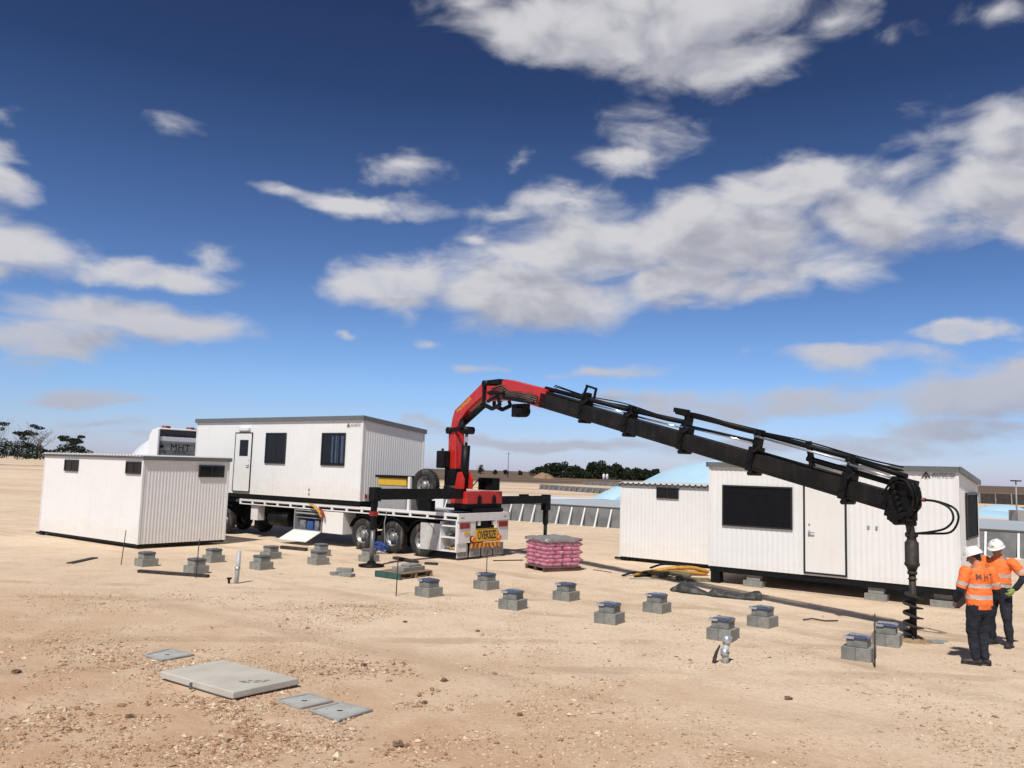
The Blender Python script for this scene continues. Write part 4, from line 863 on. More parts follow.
for t_ in (T0 + .09, T1 - .57):
    m = MB(ST)
    for k in range(4): m.box(SR + .014, SR + .035, t_ + k * .12, t_ + k * .12 + .105, .93, 1.1)
    m.build('tail_lamp', REDD, tr, bevel=.006)
for t_ in (T0 + .3, T1 - .85):
    m = MB(ST); m.box(SR + .014, SR + .03, t_, t_ + .27, .75, .83); m.build('marker_plate', YEL, tr)
for t_ in (T0 + .68, T0 + 1.98):
    m = MB(ST); m.cyl((SR + .05, t_, .6), (SR + .115, t_, .6), .085, n=20); m.cyl((SR + .012, t_, .6), (SR + .05, t_, .6), .1, n=20, mi=1); m.build('turn_lamp', [ORG, BLACK], tr)
m = MB(ST); m.box(SR + .03, SR + .05, T0 + .83, T0 + 1.92, .50, .91); sg = m.build('oversize_sign', YEL, tr, bevel=.003)
m = MB(ST)
for q in ((T0 + .84, T0 + 1.91, .51, .525), (T0 + .84, T0 + 1.91, .885, .90)): m.box(SR + .051, SR + .053, q[0], q[1], q[2], q[3])
m.build('border_line', INK, sg)
text_mesh('OVERSIZE', .36, INK, sg, stw(SR + .054, T0 + 1.375, .70), B3, Z3, bold=.005, sx=.60, spacing=.98)
m = MB(ST); m.box(SR + .03, SR + .045, T0 + .62, T0 + 2.1, .335, .48); st_ = m.build('stripe_board', YEL, tr)
m = MB(ST)
for k in range(7):
    x = T0 + .66 + k * .205; dr = 1 if k < 3.5 else -1; sh = .05 * dr
    m.prism([(x, .338), (x + .09, .338), (x + .09 + sh, .477), (x + sh, .477)], SR + .0465, SR + .049, 'x')
m.build('red_stripe', mat('stripe_red', (.45, .04, .02), .5), st_)
for k in range(4):
    t_ = T0 + .08 + k * .6; m = MB(ST); m.box(SR - .08, SR - .05, t_, t_ + .5, .06, .44); fl = m.build('mud_flap', mat('flap_white', (.5, .5, .48), .6, var=.15, dirt=.5), tr, bevel=.006)
    m = MB(ST); m.box(SR - .0485, SR - .046, t_ + .05, t_ + .45, .09, .41); m.build('flap_print', mat('flap_grey', (.32, .32, .31), .7, var=.3, scale=14, dirt=.4), fl)
# undergear toward the front
m = MB(ST); m.box(-26.0, -25.6, T0 + .1, T0 + .4, .62, 1.14); m.build('landing_leg', WHITE2, tr)
m = MB(ST); m.box(-25.9, -25.7, T0 + .2, T0 + .4, .3, .62); m.build('landing_foot', BLACK, tr)
m = MB(ST); m.cyl((-25.1, T0 + .45, .75), (-24.0, T0 + .45, .75), .3, n=20); m.build('air_tank', BLACK, tr)
m = MB(ST); m.box(-24.8, -16.4, 20.0, 20.8, .7, .85); m.build('frame_brace', BLACK, tr)
# rack near the crane with yellow bin
for s_ in (-18.12,):
    m = MB(ST); m.box(s_, s_ + .1, T0 + .06, T0 + .14, 1.386, 2.42); m.build('rack_post', WHITE2, tr)
m = MB(ST); m.box(-19.72, -18.3, T0 + .2, T0 + 1.0, 2.36, 2.44); m.build('rack_lid', BLACK, tr)
m = MB(ST); m.box(-19.62, -18.36, T0 + .24, T0 + .95, 2.12, 2.357); m.build('yellow_bin', YELB, tr, bevel=.01)
m = MB(ST); m.box(-19.6, -18.36, T0 + .26, T0 + .9, 1.35, 2.117); m.build('rack_box', GREYM, tr, bevel=.01)
wheel(tr, -17.78, T0 + .4, r_=.50, zc=2.17, name='spare_wheel')
m = MB(ST); m.box(-18.0, -17.5, T0 + .45, T0 + .7, 1.35, 1.69); m.build('spare_cradle', BLACK, tr)
# strap end and blue rope
sling([tuple(stw(-22.6, T0 - .03, 1.36)), tuple(stw(-22.3, T0 - .1, 1.3)), tuple(stw(-22.0, T0 - .1, 1.12)), tuple(stw(-21.9, T0 - .08, .95))], 'orange and red strap bunch hanging over the trailer edge above the toolbox', SLING, .07, name='ratchet_strap', cat='strap')
sling([tuple(stw(-21.95, T0 - .12, 1.22)), tuple(stw(-21.8, T0 - .13, 1.1)), tuple(stw(-21.75, T0 - .1, .95))], 'red strap end hanging over the trailer edge', REDD, .06, name='ratchet_strap', cat='strap')
o = thing('rope', 'blue rope hanging from the trailer rail in front of the middle wheel', 'rope', stw(-18.85, 18.9, 0))
m = MB(ST); m.tube([(-18.9, T0 - .02, 1.3), (-18.93, T0 - .08, .9), (-18.85, T0 - .1, .5), (-18.8, T0 - .15, .2)], .012, 6); m.build('strand', GREYM, o)
m = MB(ST)
for k in range(5):
    pts = [(-18.8 + (.2 + .02 * k) * math.cos(t), T0 - .3 + .16 * math.sin(t), .04 + .05 * k + .1 * abs(math.sin(t * 1.5 + k))) for t in np.linspace(0, 6.0, 16)]; m.tube(pts, .022, 6)
m.build('coil', BLUER, o)

# ------------------------------------------------------------------ prime mover
pm = thing('prime_mover', 'white truck cab with tall roof fairing, mostly hidden behind the left shed', 'truck', stw(-31.5, 20.3, 0), -TH)
Y0, Y1 = 19.2, 21.3
m = MB(ST); m.prism([(-34.9, .5), (-32.4, .5), (-32.4, 2.86), (-34.3, 2.86), (-34.95, 2.0)], Y0, Y1); m.build('cab', CABW, pm, bevel=.05)
# roof dome
m = MB(ST); n1, n2 = 14, 16; vs = []
for i in range(n1 + 1):
    u = i / n1; s_ = -32.5 - 2.5 * u; top = 3.74 - .95 * (u ** 2.4)
    for j in range(n2 + 1):
        v = -1 + 2 * j / n2; vs.append((s_, (Y0 + Y1) / 2 + v * (Y1 - Y0) / 2 * (1 - .10 * u), 2.855 + (top - 2.855) * (1 - abs(v) ** 9) ** .5))
m.add(vs, [(i * (n2 + 1) + j, (i + 1) * (n2 + 1) + j, (i + 1) * (n2 + 1) + j + 1, i * (n2 + 1) + j + 1) for i in range(n1) for j in range(n2)], 0, True)
m.add([(-32.5, Y0, 2.85), (-32.5, Y1, 2.85), (-32.5, Y1 - .1, 3.7), (-32.5, Y0 + .1, 3.7)], [(0, 1, 2, 3)]); m.build('roof_fairing', CABW, pm)
# open backed deflector
m = MB(ST); pr_ = [(-32.45, 2.87), (-32.45, 4.0), (-32.55, 4.05), (-32.9, 3.98), (-33.1, 3.75), (-33.15, 3.4), (-33.15, 2.87)]
m.prism(pr_, Y0 - .03, Y0 + .04); m.prism(pr_, Y1 - .04, Y1 + .03, mi=0)
top = [(-32.45, 4.0), (-32.55, 4.05), (-32.9, 3.98), (-33.1, 3.75), (-33.15, 3.4)]
for i in range(4):
    p_, q = top[i], top[i + 1]; m.beam((p_[0], (Y0 + Y1) / 2, p_[1]), (q[0], (Y0 + Y1) / 2, q[1]), .04, Y1 - Y0 - .09, mi=0)
m.build('wind_deflector', CABW, pm)
m = MB(ST); m.box(-32.75, -32.7, Y0 + .05, Y1 - .05, 3.45, 3.97); m.build('deflector_lining', GREYD, pm)
m = MB(ST); m.box(-32.56, -32.5, Y0 + .05, Y1 - .05, 2.88, 3.52); bp_ = m.build('back_panel', GREYM, pm)
text_mesh('MHT', .42, INK, bp_, stw(-32.496, (Y0 + Y1) / 2, 3.24), B3, Z3, spacing=1.1)
m = MB(ST); m.box(-32.499, -32.494, 19.85, 20.7, 3.0, 3.02); m.build('underline', INKG, bp_)
text_mesh('TRANSPORT', .08, INK, bp_, stw(-32.496, (Y0 + Y1) / 2, 3.06), B3, Z3, spacing=1.4)
for t in (19.38, 21.0):
    m = MB(ST); m.cyl((-32.5, t, 3.28), (-32.44, t, 3.28), .07); m.build('work_lamp', BLACK, bp_)
for t in (19.65, 20.8):
    m = MB(ST); m.cyl((-32.7, t, 4.03), (-32.7, t, 4.08), .19, n=18); m.cyl((-32.7, t, 4.08), (-32.7, t, 4.16), .2, .16, n=18, mi=1); m.build('beacon', [METAL, mat('beacon_red', (.30, .06, .03), .3)], pm)
m = MB(ST); m.box(-34.8, -27.2, 19.85, 20.05, .6, .9); m.box(-34.8, -27.2, 20.65, 20.85, .6, .9); m.box(-28.9, -27.6, 19.9, 20.9, .9, 1.18); m.build('chassis', BLACK, pm)
for s_ in (-29.0, -27.65, -33.9):
    wheel(pm, s_, 19.23); wheel(pm, s_, 21.27, out=1)
    m = MB(ST); m.box(s_ - .55, s_ + .55, 19.2, 19.8, 1.06, 1.1); m.build('mudguard', BLACK, pm)
m = MB(ST); m.cyl((-32.2, 19.5, .75), (-30.2, 19.5, .75), .33, n=22); m.build('fuel_tank', METAL, pm)
m = MB(ST); m.box(-34.6, -33.3, 19.185, 19.195, 1.8, 2.6); m.build('side_window', GLASS, pm)

# ------------------------------------------------------------------ loader crane
cr_ = thing('loader_crane', 'red loader crane with long black telescopic boom reaching out over the yard', 'crane', stw(-17, 20.6, 1.35), CR.ang)
m = MB(ST); m.box(-17.1, -16.35, 19.9, 21.8, 1.5, 1.62); m.box(-17.1, -16.2, 20.3, 21.7, 1.39, 1.5); m.build('sub_frame', BLACK, cr_)
m = MB(ST); m.box(-16.95, -16.28, 19.92, 21.75, 1.63, 2.03); m.build('base_box', RED, cr_, bevel=.03)
m = MB(ST)
for t in (20.55, 21.3):
    m.prism([(t - .1, 1.64), (t + .1, 1.64), (t + .09, 1.85), (t, 1.93), (t - .09, 1.85)], -16.277, -16.265, 'x')
m.build('lifting_slot', BLACK, cr_)
m = MB(ST); m.box(-17.0, -16.4, 21.35, 21.75, 2.05, 2.45); m.build('valve_box', BLACK, cr_, bevel=.02)
m = MB(ST)
for k in range(3): m.tube([(-16.8 + k * .05, 21.4, 2.2), (-16.75 + k * .05, 21.0, 2.35 + .05 * k), (-16.85, 20.8, 2.1)], .018, 6)
m.build('hydraulic_hose', BLACK, cr_)
# outriggers
m = MB(ST); m.box(-16.68, -16.42, 16.3, 19.91, 1.80, 2.1); ob = m.build('outrigger_beam', BLACK, cr_, bevel=.01)
m = MB(ST); m.box(-16.66, -16.44, 16.13, 16.4, 1.76, 2.14); m.box(-16.61, -16.49, 16.18, 16.32, .98, 1.76); m.build('leg_housing', BLACK, ob, bevel=.01)
m = MB(ST); m.box(-16.632, -16.468, 16.155, 16.345, 1.36, 1.48); m.build('red_band', REDD, ob)
m = MB(ST); m.cyl((-16.55, 16.25, .06), (-16.55, 16.25, 1.0), .062, n=16); m.build('ram', RAMG, ob)
m = MB(ST); m.lathe((-16.55, 16.25, .03), (0, 0, 1), [(.001, -.02), (.35, -.02), (.35, .02), (.14, .05), (.09, .12), (.001, .12)], 20); m.build('foot_plate', BLACK, ob)
m = MB(ST); m.box(-16.66, -16.42, 21.76, 24.75, 1.60, 1.86); m.box(-16.6, -16.45, 23.1, 23.5, 1.86, 1.92); ob = m.build('outrigger_beam', BLACK, cr_, bevel=.01)
m = MB(ST); m.box(-16.66, -16.44, 24.55, 24.85, 1.35, 1.9); m.box(-16.62, -16.48, 24.62, 24.78, .85, 1.35); m.build('leg_housing', BLACK, ob, bevel=.01)
m = MB(ST); m.cyl((-16.55, 24.7, .06), (-16.55, 24.7, .95), .065, n=16); m.build('ram', BLACK, ob)
m = MB(ST); m.lathe((-16.55, 24.7, .03), (0, 0, 1), [(.001, -.02), (.3, -.02), (.3, .02), (.14, .06), (.06, .14), (.001, .14)], 20); m.build('foot_plate', BLACK, ob)
# slewing column  (crane frame: x along boom, y across, z up)
m = MB(CR); m.cyl((.28, 0, 2.03), (.28, 0, 2.2), .38, .34, n=28); m.build('slew_ring', BLACK, cr_)
m = MB(CR); m.prism([(.05, 2.2), (.55, 2.2), (.48, 3.75), (.42, 3.98), (.05, 3.98), (.08, 3.0)], -.17, .17); m.build('column', RED, cr_, bevel=.02)
m = MB(CR); m.box(-.03, .6, -.21, -.172, 2.2, 2.72); m.box(-.03, .0, -.17, .2, 2.2, 2.72); m.box(.56, .6, -.17, .2, 2.2, 2.72); m.build('column_guard', BLACK, cr_, bevel=.01)
m = MB(CR); m.box(-.18, .24, -.46, -.18, 2.72, 3.27); m.cyl((-.05, -.3, 3.27), (-.05, -.3, 3.35), .05); m.build('control_box', BLACK, cr_, bevel=.04)
m = MB(CR); m.cyl((.78, 0, 2.25), (.84, 0, 3.45), .135, n=18); m.cyl((.78, -.15, 2.3), (.78, .15, 2.3), .08); m.build('lift_cylinder', BLACK, cr_)
m = MB(CR); m.cyl((.84, 0, 3.45), (.86, 0, 3.9), .05, n=14); m.build('piston_rod', CHROME, cr_)
m = MB(CR); m.prism([(.55, 2.1), (1.0, 2.1), (1.02, 2.4), (.85, 2.62), (.7, 2.6), (.62, 2.3)], .12, .2); m.prism([(.55, 2.1), (1.0, 2.1), (1.02, 2.4), (.85, 2.62), (.7, 2.6), (.62, 2.3)], -.2, -.12); m.build('cylinder_lug', RED, cr_)
m = MB(CR)
m.cyl((.12, -.26, 3.92), (.12, .26, 3.92), .11, n=18); m.cyl((.9, -.2, 3.92), (.9, .2, 3.92), .12, n=18); m.beam((.15, -.2, 3.92), (.9, -.2, 3.98), .12, .05); m.beam((.15, .2, 3.92), (.9, .2, 3.98), .12, .05)
m.build('knee_link', BLACK, cr_)
# main arm
m = MB(CR); m.prism([(.14, 3.92), (.46, 3.95), (.62, 4.18), (1.02, 4.52), (1.95, 4.97), (2.02, 5.26), (1.76, 5.30), (.34, 4.56), (.22, 4.3)], -.16, .16); ma = m.build('main_arm', RED, cr_, bevel=.02)
# yellow maker lettering running up the arm
dv = (CR.m.to_3x3() @ Vector((1.42, 0, .74))).normalized(); nv = (CR.m.to_3x3() @ Vector((0, -1, 0))); up_ = nv.cross(dv).normalized()
text_mesh('PALFINGER', .17, YELB, ma, CR.m @ Vector((.88, -.164, 4.70)), dv, up_, depth=.004, bold=.002, sx=1.0)
m = MB(CR); m.cyl((.72, 0, 4.18), (1.7, 0, 4.66), .1, n=16); m.cyl((.9, -.2, 3.95), (.72, -.1, 4.25), .08); m.build('knuckle_cylinder', BLACK, cr_)
m = MB(CR); m.cyl((1.7, 0, 4.66), (2.05, 0, 4.80), .05, n=12); m.build('piston_rod', CHROME, cr_)
m = MB(CR)
for y in (-.19, .19):
    m.beam((1.98, y, 5.28), (2.02, y, 4.62), .12, .05); m.beam((2.02, y, 4.66), (2.45, y, 4.52), .12, .05); m.beam((2.45, y, 4.52), (2.86, y, 4.62), .11, .05); m.beam((2.86, y, 4.6), (2.72, y, 4.86), .1, .05); m.beam((2.2, y, 4.75), (2.75, y, 4.9), .08, .05)
m.cyl((2.02, -.24, 5.3), (2.02, .24, 5.3), .1); m.box(2.05, 2.72, -.16, .16, 5.26, 5.40)
m.build('knuckle_link', BLACK, cr_)
m = MB(CR); m.prism([(2.06, 4.78), (2.9, 4.76), (3.62, 4.72), (4.66, 4.46), (4.98, 4.44), (4.9, 4.96), (3.02, 5.37), (2.86, 5.33), (2.84, 5.18), (2.08, 5.24)], -.17, .17); m.build('knuckle_arm', RED, cr_, bevel=.025)
m = MB(CR)
for k, y in enumerate((-.19, -.21, -.2)):
    m.tube([(2.4, y, 5.12 - .07 * k), (2.9, y, 5.2 - .08 * k), (3.3, y, 4.98 - .05 * k), (3.9, y, 4.9 - .06 * k), (4.6, y, 4.72 - .06 * k)], .022, 6)
m.cyl((2.35, -.2, 5.0), (2.35, -.17, 5.0), .09, n=16); m.cyl((4.2, -.22, 4.8), (4.2, -.17, 4.8), .1, n=14); m.box(3.85, 4.5, -.2, -.172, 4.66, 4.82)
m.build('hydraulic_hose', mat('hose_brown', (.09, .06, .045), .6), cr_)
m = MB(CR); m.prism([(2.75, 4.80), (3.5, 4.78), (4.3, 4.60), (4.62, 4.56), (4.6, 4.78), (4.2, 4.86), (3.6, 4.98), (3.1, 5.02), (2.8, 5.05)], -.2, -.172); m.cyl((2.95, -.23, 4.9), (2.95, -.2, 4.9), .1, n=16); m.cyl((3.75, -.23, 4.84), (3.75, -.2, 4.84), .07, n=14); m.build('side_plate', mat('greasy_plate', (.05, .03, .022), .5, var=.3, scale=6, bump=.3), cr_)
for (xa, za, xb, zb, rr_) in ((2.3, 5.0, 3.1, 4.96, .05), (3.1, 4.8, 4.5, 4.6, .045)):
    m = MB(CR); m.cyl((xa, -.24, za), (xb, -.24, zb), rr_, n=12); m.build('small_ram', BLACK, cr_)
m = MB(CR); m.box(3.35, 3.62, -.15, .15, 4.25, 4.62); m.cyl((3.48, 0, 4.42), (3.85, 0, 4.41), .18, n=20); m.box(3.55, 3.9, -.12, .12, 4.5, 4.62); m.build('winch', BLACK, cr_, bevel=.02)
# telescopic boom: u along, v perpendicular
p0 = Vector((4.9, 0, 4.625)); p1 = Vector((14.85, 0, 2.31)); bd = (p1 - p0).normalized(); bu = Vector((0, 1, 0)).cross(bd) * -1
if bu.z < 0: bu = -bu
BL = (p1 - p0).length
def bp3(u, v, y=0): return tuple(p0 + bd * u + bu * v + Vector((0, y, 0)))
cuts = [(-.25, 1.6, .40, .34), (1.6, 3.25, .385, .32), (3.25, 5.05, .375, .30), (5.05, 7.0, .365, .285), (7.0, 9.0, .355, .27), (9.0, 10.15, .345, .255)]
for (u0, u1, h, wd) in cuts:
    m = MB(CR); m.beam(bp3(u0, 0), bp3(u1 + .05, 0), h, wd, up=tuple(bu)); m.beam(bp3(u0, -.09, -wd / 2 - .004), bp3(u1, -.09, -wd / 2 - .004), .05, .012, up=tuple(bu)); m.build('boom_section', BOOM, cr_, bevel=.012)
for (u, top_) in ((1.5, .46), (3.17, .42), (5.0, .62), (6.95, .62), (9.1, .56)):
    m = MB(CR); m.beam(bp3(u - .07, .05), bp3(u + .07, .05), .50, .38, up=tuple(bu)); m.beam(bp3(u - .07, (top_ + .2) / 2, 0), bp3(u + .08, (top_ + .2) / 2, 0), top_ - .1, .16, up=tuple(bu))
    m.cyl(bp3(u + .06, -.24, -.2), bp3(u + .06, -.24, .2), .05); m.cyl(bp3(u, .02, -.19), bp3(u, .02, -.22), .05); m.beam(bp3(u + .06, .2, -.2), bp3(u + .14, .34, -.1), .05, .05); m.cyl(bp3(u - .04, top_ - .02, -.14), bp3(u - .04, top_ - .02, .12), .05); m.build('boom_collar', BLACK, cr_, bevel=.01)
def rail(ua, va, ub, vb, r_=.045, y=0, mt_=BLACK, nm='extension_cylinder'):
    m = MB(CR); m.cyl(bp3(ua, va, y), bp3(ub, vb, y), r_, n=12); m.build(nm, mt_, cr_)
rail(-.25, .33, 3.1, .36, .06); rail(-.25, .22, 1.5, .24, .05, y=-.1); rail(3.1, .36, 4.9, .42, .055)
rail(4.6, .60, 6.9, .62, .055); rail(6.9, .60, 9.1, .58, .055); rail(9.1, .56, 10.15, .50, .05)
rail(4.9, .36, 6.9, .42, .028, y=-.08); rail(4.9, .33, 6.9, .38, .02, y=-.12, mt_=CHROME, nm='piston_rod')
rail(6.9, .53, 9.1, .50, .022, y=-.1, mt_=METAL, nm='piston_rod'); rail(8.15, .35, 10.0, .32, .055, y=0); rail(6.95, .22, 9.0, .2, .03)
rail(3.2, .26, 5.0, .28, .022, y=-.1, mt_=CHROME, nm='piston_rod'); rail(1.5, .26, 3.1, .27, .02, y=-.1, mt_=CHROME, nm='piston_rod'); rail(9.1, .46, 10.0, .42, .022, y=-.1, mt_=METAL, nm='piston_rod')
m = MB(CR)
m.beam(bp3(1.35, .46), bp3(1.42, .66), .05, .05); m.beam(bp3(1.38, .68), bp3(1.78, .66), .05, .05); m.beam(bp3(1.78, .68), bp3(1.76, .4), .05, .05)
m.build('boom_bracket', BLACK, cr_)
m = MB(CR); m.beam(bp3(4.55, .64), bp3(4.95, .66), .1, .12); m.build('boom_bracket', BLACK, cr_)
m = MB(CR); m.beam(bp3(8.1, .68), bp3(8.3, .2), .08, .1); m.build('boom_bracket', BLACK, cr_)
m = MB(CR)     # hose bundles clipped along the boom top
for y, v in ((.1, .44), (.06, .40), (.13, .36)):
    m.tube([bp3(u, v + .03 * math.sin(u * 2.1 + y * 20), y) for u in np.linspace(0, 4.9, 24)], .016, 6)
    m.tube([bp3(u, v + .2 + .02 * math.sin(u * 2.3 + y * 20), y) for u in np.linspace(5.0, 10.0, 24)], .016, 6)
m.build('hydraulic_hose', BLACK, cr_)
# boom head
m = MB(CR); hx = 10.15
m.beam(bp3(9.95, .1), bp3(10.32, .1), .72, .30, up=tuple(bu)); m.cyl(bp3(10.2, .3, -.17), bp3(10.2, .3, .17), .14, n=18); m.cyl(bp3(10.3, .05, -.16), bp3(10.3, .05, .16), .14, n=18); m.cyl(bp3(10.15, -.22, -.18), bp3(10.15, -.22, .18), .12, n=16)
m.box(14.62, 14.98, -.2, .2, 2.04, 2.2); m.cyl((14.78, -.22, 2.02), (14.78, .22, 2.02), .06)
for k in range(7): m.cyl(bp3(10.0 + .05 * k, .38 - .09 * k, -.23), bp3(10.0 + .05 * k, .38 - .09 * k, .23), .045, n=10)
m.build('boom_head', BLACK, cr_, bevel=.015)
_r = random.Random(12); m = MB(CR)
for k in range(16):
    pts = []; a0 = _r.uniform(0, 6.28); rr_ = _r.uniform(.26, .36); yy = _r.uniform(-.26, .2)
    for q in range(7):
        t = a0 + q * .45; pts.append(bp3(10.2 + rr_ * .85 * math.cos(t), .06 + rr_ * math.sin(t) * 1.15, yy + .05 * math.sin(q + k)))
    m.tube(pts, _r.uniform(.016, .026), 6)
m.build('head_hoses', BLACK, cr_)
m = MB(CR)
for k, (w_, e) in enumerate(((0, 0), (.05, .06))):
    P_ = [Vector(q) for q in ((15.12, w_, 2.42), (15.4, w_, 2.40), (15.62 + e, w_, 2.3), (15.68 + e, w_, 2.12), (15.55 + e, w_, 1.96 - e), (15.3, w_, 1.88 - e * .5), (15.02, w_, 1.83))]
    pp = []
    for i in range(len(P_) - 1):
        a0 = P_[max(i - 1, 0)]; a1 = P_[i]; a2 = P_[i + 1]; a3 = P_[min(i + 2, len(P_) - 1)]
        for q in range(5):
            t = q / 5; pp.append(.5 * ((2 * a1) + (a2 - a0) * t + (2 * a0 - 5 * a1 + 4 * a2 - a3) * t * t + (3 * a1 - a0 - 3 * a2 + a3) * t ** 3))
    m.tube(pp + [P_[-1]], .019, 8)
m.cyl((15.05, 0, 2.42), (15.22, 0, 2.42), .035, n=8, mi=1); m.build('hose_loop', [BLACK, mat('coupling_rust', (.2, .06, .03), .5)], cr_)

# ------------------------------------------------------------------ auger hanging from the boom
AX, AY = 7.08, 14.66
DIRT = mat('muddy_steel', (.045, .038, .032), .7, metal=.3, var=.25, scale=9, bump=.4, col2=(.025, .022, .02))
au = thing('earth_auger', 'dark steel earth auger hanging from the boom tip and drilling into the sand', 'auger', (AX, AY, 0))
m = MB(); m.beam((AX - .04, AY, 2.08), (AX, AY, 1.75), .11, .11); m.cyl((AX - .1, AY, 2.0), (AX + .08, AY, 2.0), .05); m.cyl((AX - .1, AY, 1.8), (AX + .1, AY, 1.8), .045); m.box(AX - .06, AX + .06, AY - .06, AY + .06, 1.7, 1.84); m.build('hanger_link', DIRT, au, bevel=.008)
m = MB(); m.lathe((AX, AY, 0), (0, 0, 1), [(.001, 1.72), (.08, 1.72), (.09, 1.69), (.115, 1.67), (.115, 1.33), (.125, 1.31), (.125, 1.28), (.09, 1.24), (.07, 1.18), (.001, 1.18)], 24); m.build('drive_motor', DIRT, au)
m = MB(); m.cyl((AX, AY, .1), (AX, AY, 1.2), .058, n=16); m.cyl((AX, AY, 1.12), (AX, AY, 1.17), .085, n=8); m.cyl((AX, AY, 1.03), (AX, AY, 1.05), .075, n=16); m.cyl((AX, AY, .1), (AX, AY, -.05), .05, .01, n=10); m.build('shaft', DIRT, au)
def screw(z0, z1, turns, r_in, r_out, ph, nm='flight'):
    m = MB(); n = int(turns * 28); vs = []
    for i in range(n + 1):
        t = ph + 2 * math.pi * turns * i / n; z = z0 + (z1 - z0) * i / n; ro = r_out * (1 if 2 < i < n - 2 else .8)
        for rr, dz in ((r_in, 0), (ro, -.008), (r_in, .022), (ro, .014)): vs.append((AX + math.cos(t) * rr, AY + math.sin(t) * rr, z + dz))
    for i in range(n):
        a_ = 4 * i; b_ = a_ + 4; m.add([vs[j] for j in (a_, a_ + 1, a_ + 2, a_ + 3, b_, b_ + 1, b_ + 2, b_ + 3)], [(0, 1, 5, 4), (2, 6, 7, 3), (1, 3, 7, 5), (0, 4, 6, 2)])
    m.add([vs[j] for j in (0, 1, 3, 2)], [(0, 1, 2, 3)]); m.build(nm, DIRT, au)
screw(.80, .09, 4.2, .05, .165, 2.6)
m = MB()
for k in range(6):
    t = k * 1.05; m.beam((AX + .06 * math.cos(t), AY + .06 * math.sin(t), .07), (AX + .17 * math.cos(t), AY + .17 * math.sin(t), .03), .03, .03)
m.build('cutting_teeth', DIRT, au)
# spoil heap round the hole
m = MB(); n1, n2 = 8, 26; vs = []
for i in range(n1):
    r_ = .03 + .30 * i / (n1 - 1)
    for j in range(n2):
        t = 2 * math.pi * j / n2; h = .05 * math.exp(-((r_ - .15) / .08) ** 2) * (1 + .6 * noise.noise(Vector((math.cos(t) * 2, math.sin(t) * 2, r_ * 9)))); vs.append((AX + r_ * math.cos(t), AY + r_ * math.sin(t), gh(AX, AY) + h - (.01 if i == n1 - 1 else -.004)))
m.add(vs, [(i * n2 + j, (i + 1) * n2 + j, (i + 1) * n2 + (j + 1) % n2, i * n2 + (j + 1) % n2) for i in range(n1 - 1) for j in range(n2)], 0, True)
tag(m.build('soil_spoil', mat('fresh_soil', (.36, .24, .13), .95, var=.2, scale=14, bump=.6), origin=(AX, AY, 0)), 'small ring of fresh soil around the auger tip', 'soil', kind='structure')

# ------------------------------------------------------------------ people
def capsule_parts(bm, chain, n=16):
    """chain: list of (point, rx, ry, sidevec) rings lofted and capped with domes"""
    rings = []
    for i, (p, rx, ry, sd) in enumerate(chain):
        p = Vector(p); a_ = Vector(chain[max(i - 1, 0)][0]); b_ = Vector(chain[min(i + 1, len(chain) - 1)][0]); d = (b_ - a_).normalized(); s = Vector(sd); s = (s - d * s.dot(d)).normalized(); f = d.cross(s)
        rings.append([p + s * math.cos(2 * math.pi * k / n) * rx + f * math.sin(2 * math.pi * k / n) * ry for k in range(n)])
        if i == 0 or i == len(chain) - 1:
            sg = -1 if i == 0 else 1; e = min(rx, ry); ex = []
            for q in (.5, .85): 
                w_ = math.sqrt(1 - q * q); ex.append([p + d * sg * q * e + s * math.cos(2 * math.pi * k / n) * rx * w_ + f * math.sin(2 * math.pi * k / n) * ry * w_ for k in range(n)])
            if i == 0: rings = ex[::-1] + rings
            else: rings += ex
    V = [[bm.verts.new(v) for v in r_] for r_ in rings]
    for i in range(len(V) - 1):
        for k in range(n): bm.faces.new((V[i][k], V[i][(k + 1) % n], V[i + 1][(k + 1) % n], V[i + 1][k]))
    bm.faces.new(V[0][::-1]); bm.faces.new(V[-1])
def remeshed(name, chains, voxel, mats, parent, midx=None, smooth=4, wrinkle=0.0, ell=()):
    bm = bmesh.new()
    for c in chains: capsule_parts(bm, c)
    for (c, r3) in ell:
        g = bmesh.ops.create_uvsphere(bm, u_segments=20, v_segments=14, radius=1.0)
        for v in g['verts']: v.co = Vector((v.co.x * r3[0], v.co.y * r3[1], v.co.z * r3[2])) + Vector(c)
    bmesh.ops.recalc_face_normals(bm, faces=bm.faces)
    me = bpy.data.meshes.new('t'); bm.to_mesh(me); bm.free(); to = bpy.data.objects.new('t', me); COL.objects.link(to)
    r_ = to.modifiers.new('r', 'REMESH'); r_.mode = 'VOXEL'; r_.voxel_size = voxel; r_.use_smooth_shade = True
    s_ = to.modifiers.new('s', 'SMOOTH'); s_.factor = .5; s_.iterations = smooth
    dg = bpy.context.evaluated_depsgraph_get(); out = bpy.data.meshes.new_from_object(to.evaluated_get(dg)); bpy.data.objects.remove(to); bpy.data.meshes.remove(me)
    if wrinkle:
        for v in out.vertices: v.co += v.normal * wrinkle * (noise.noise(v.co * 9) + .6 * noise.noise(Vector((v.co.x * 16, v.co.y * 16, v.co.z * 26))))
    out.name = name; out.materials.clear()
    for m_ in mats: out.materials.append(m_)
    if midx:
        out.polygons.foreach_set('material_index', [midx(p.center) for p in out.polygons])
    out.polygons.foreach_set('use_smooth', [True] * len(out.polygons))
    o = bpy.data.objects.new(name, out); COL.objects.link(o); o.parent = parent; MW[o] = MW[parent]; return o
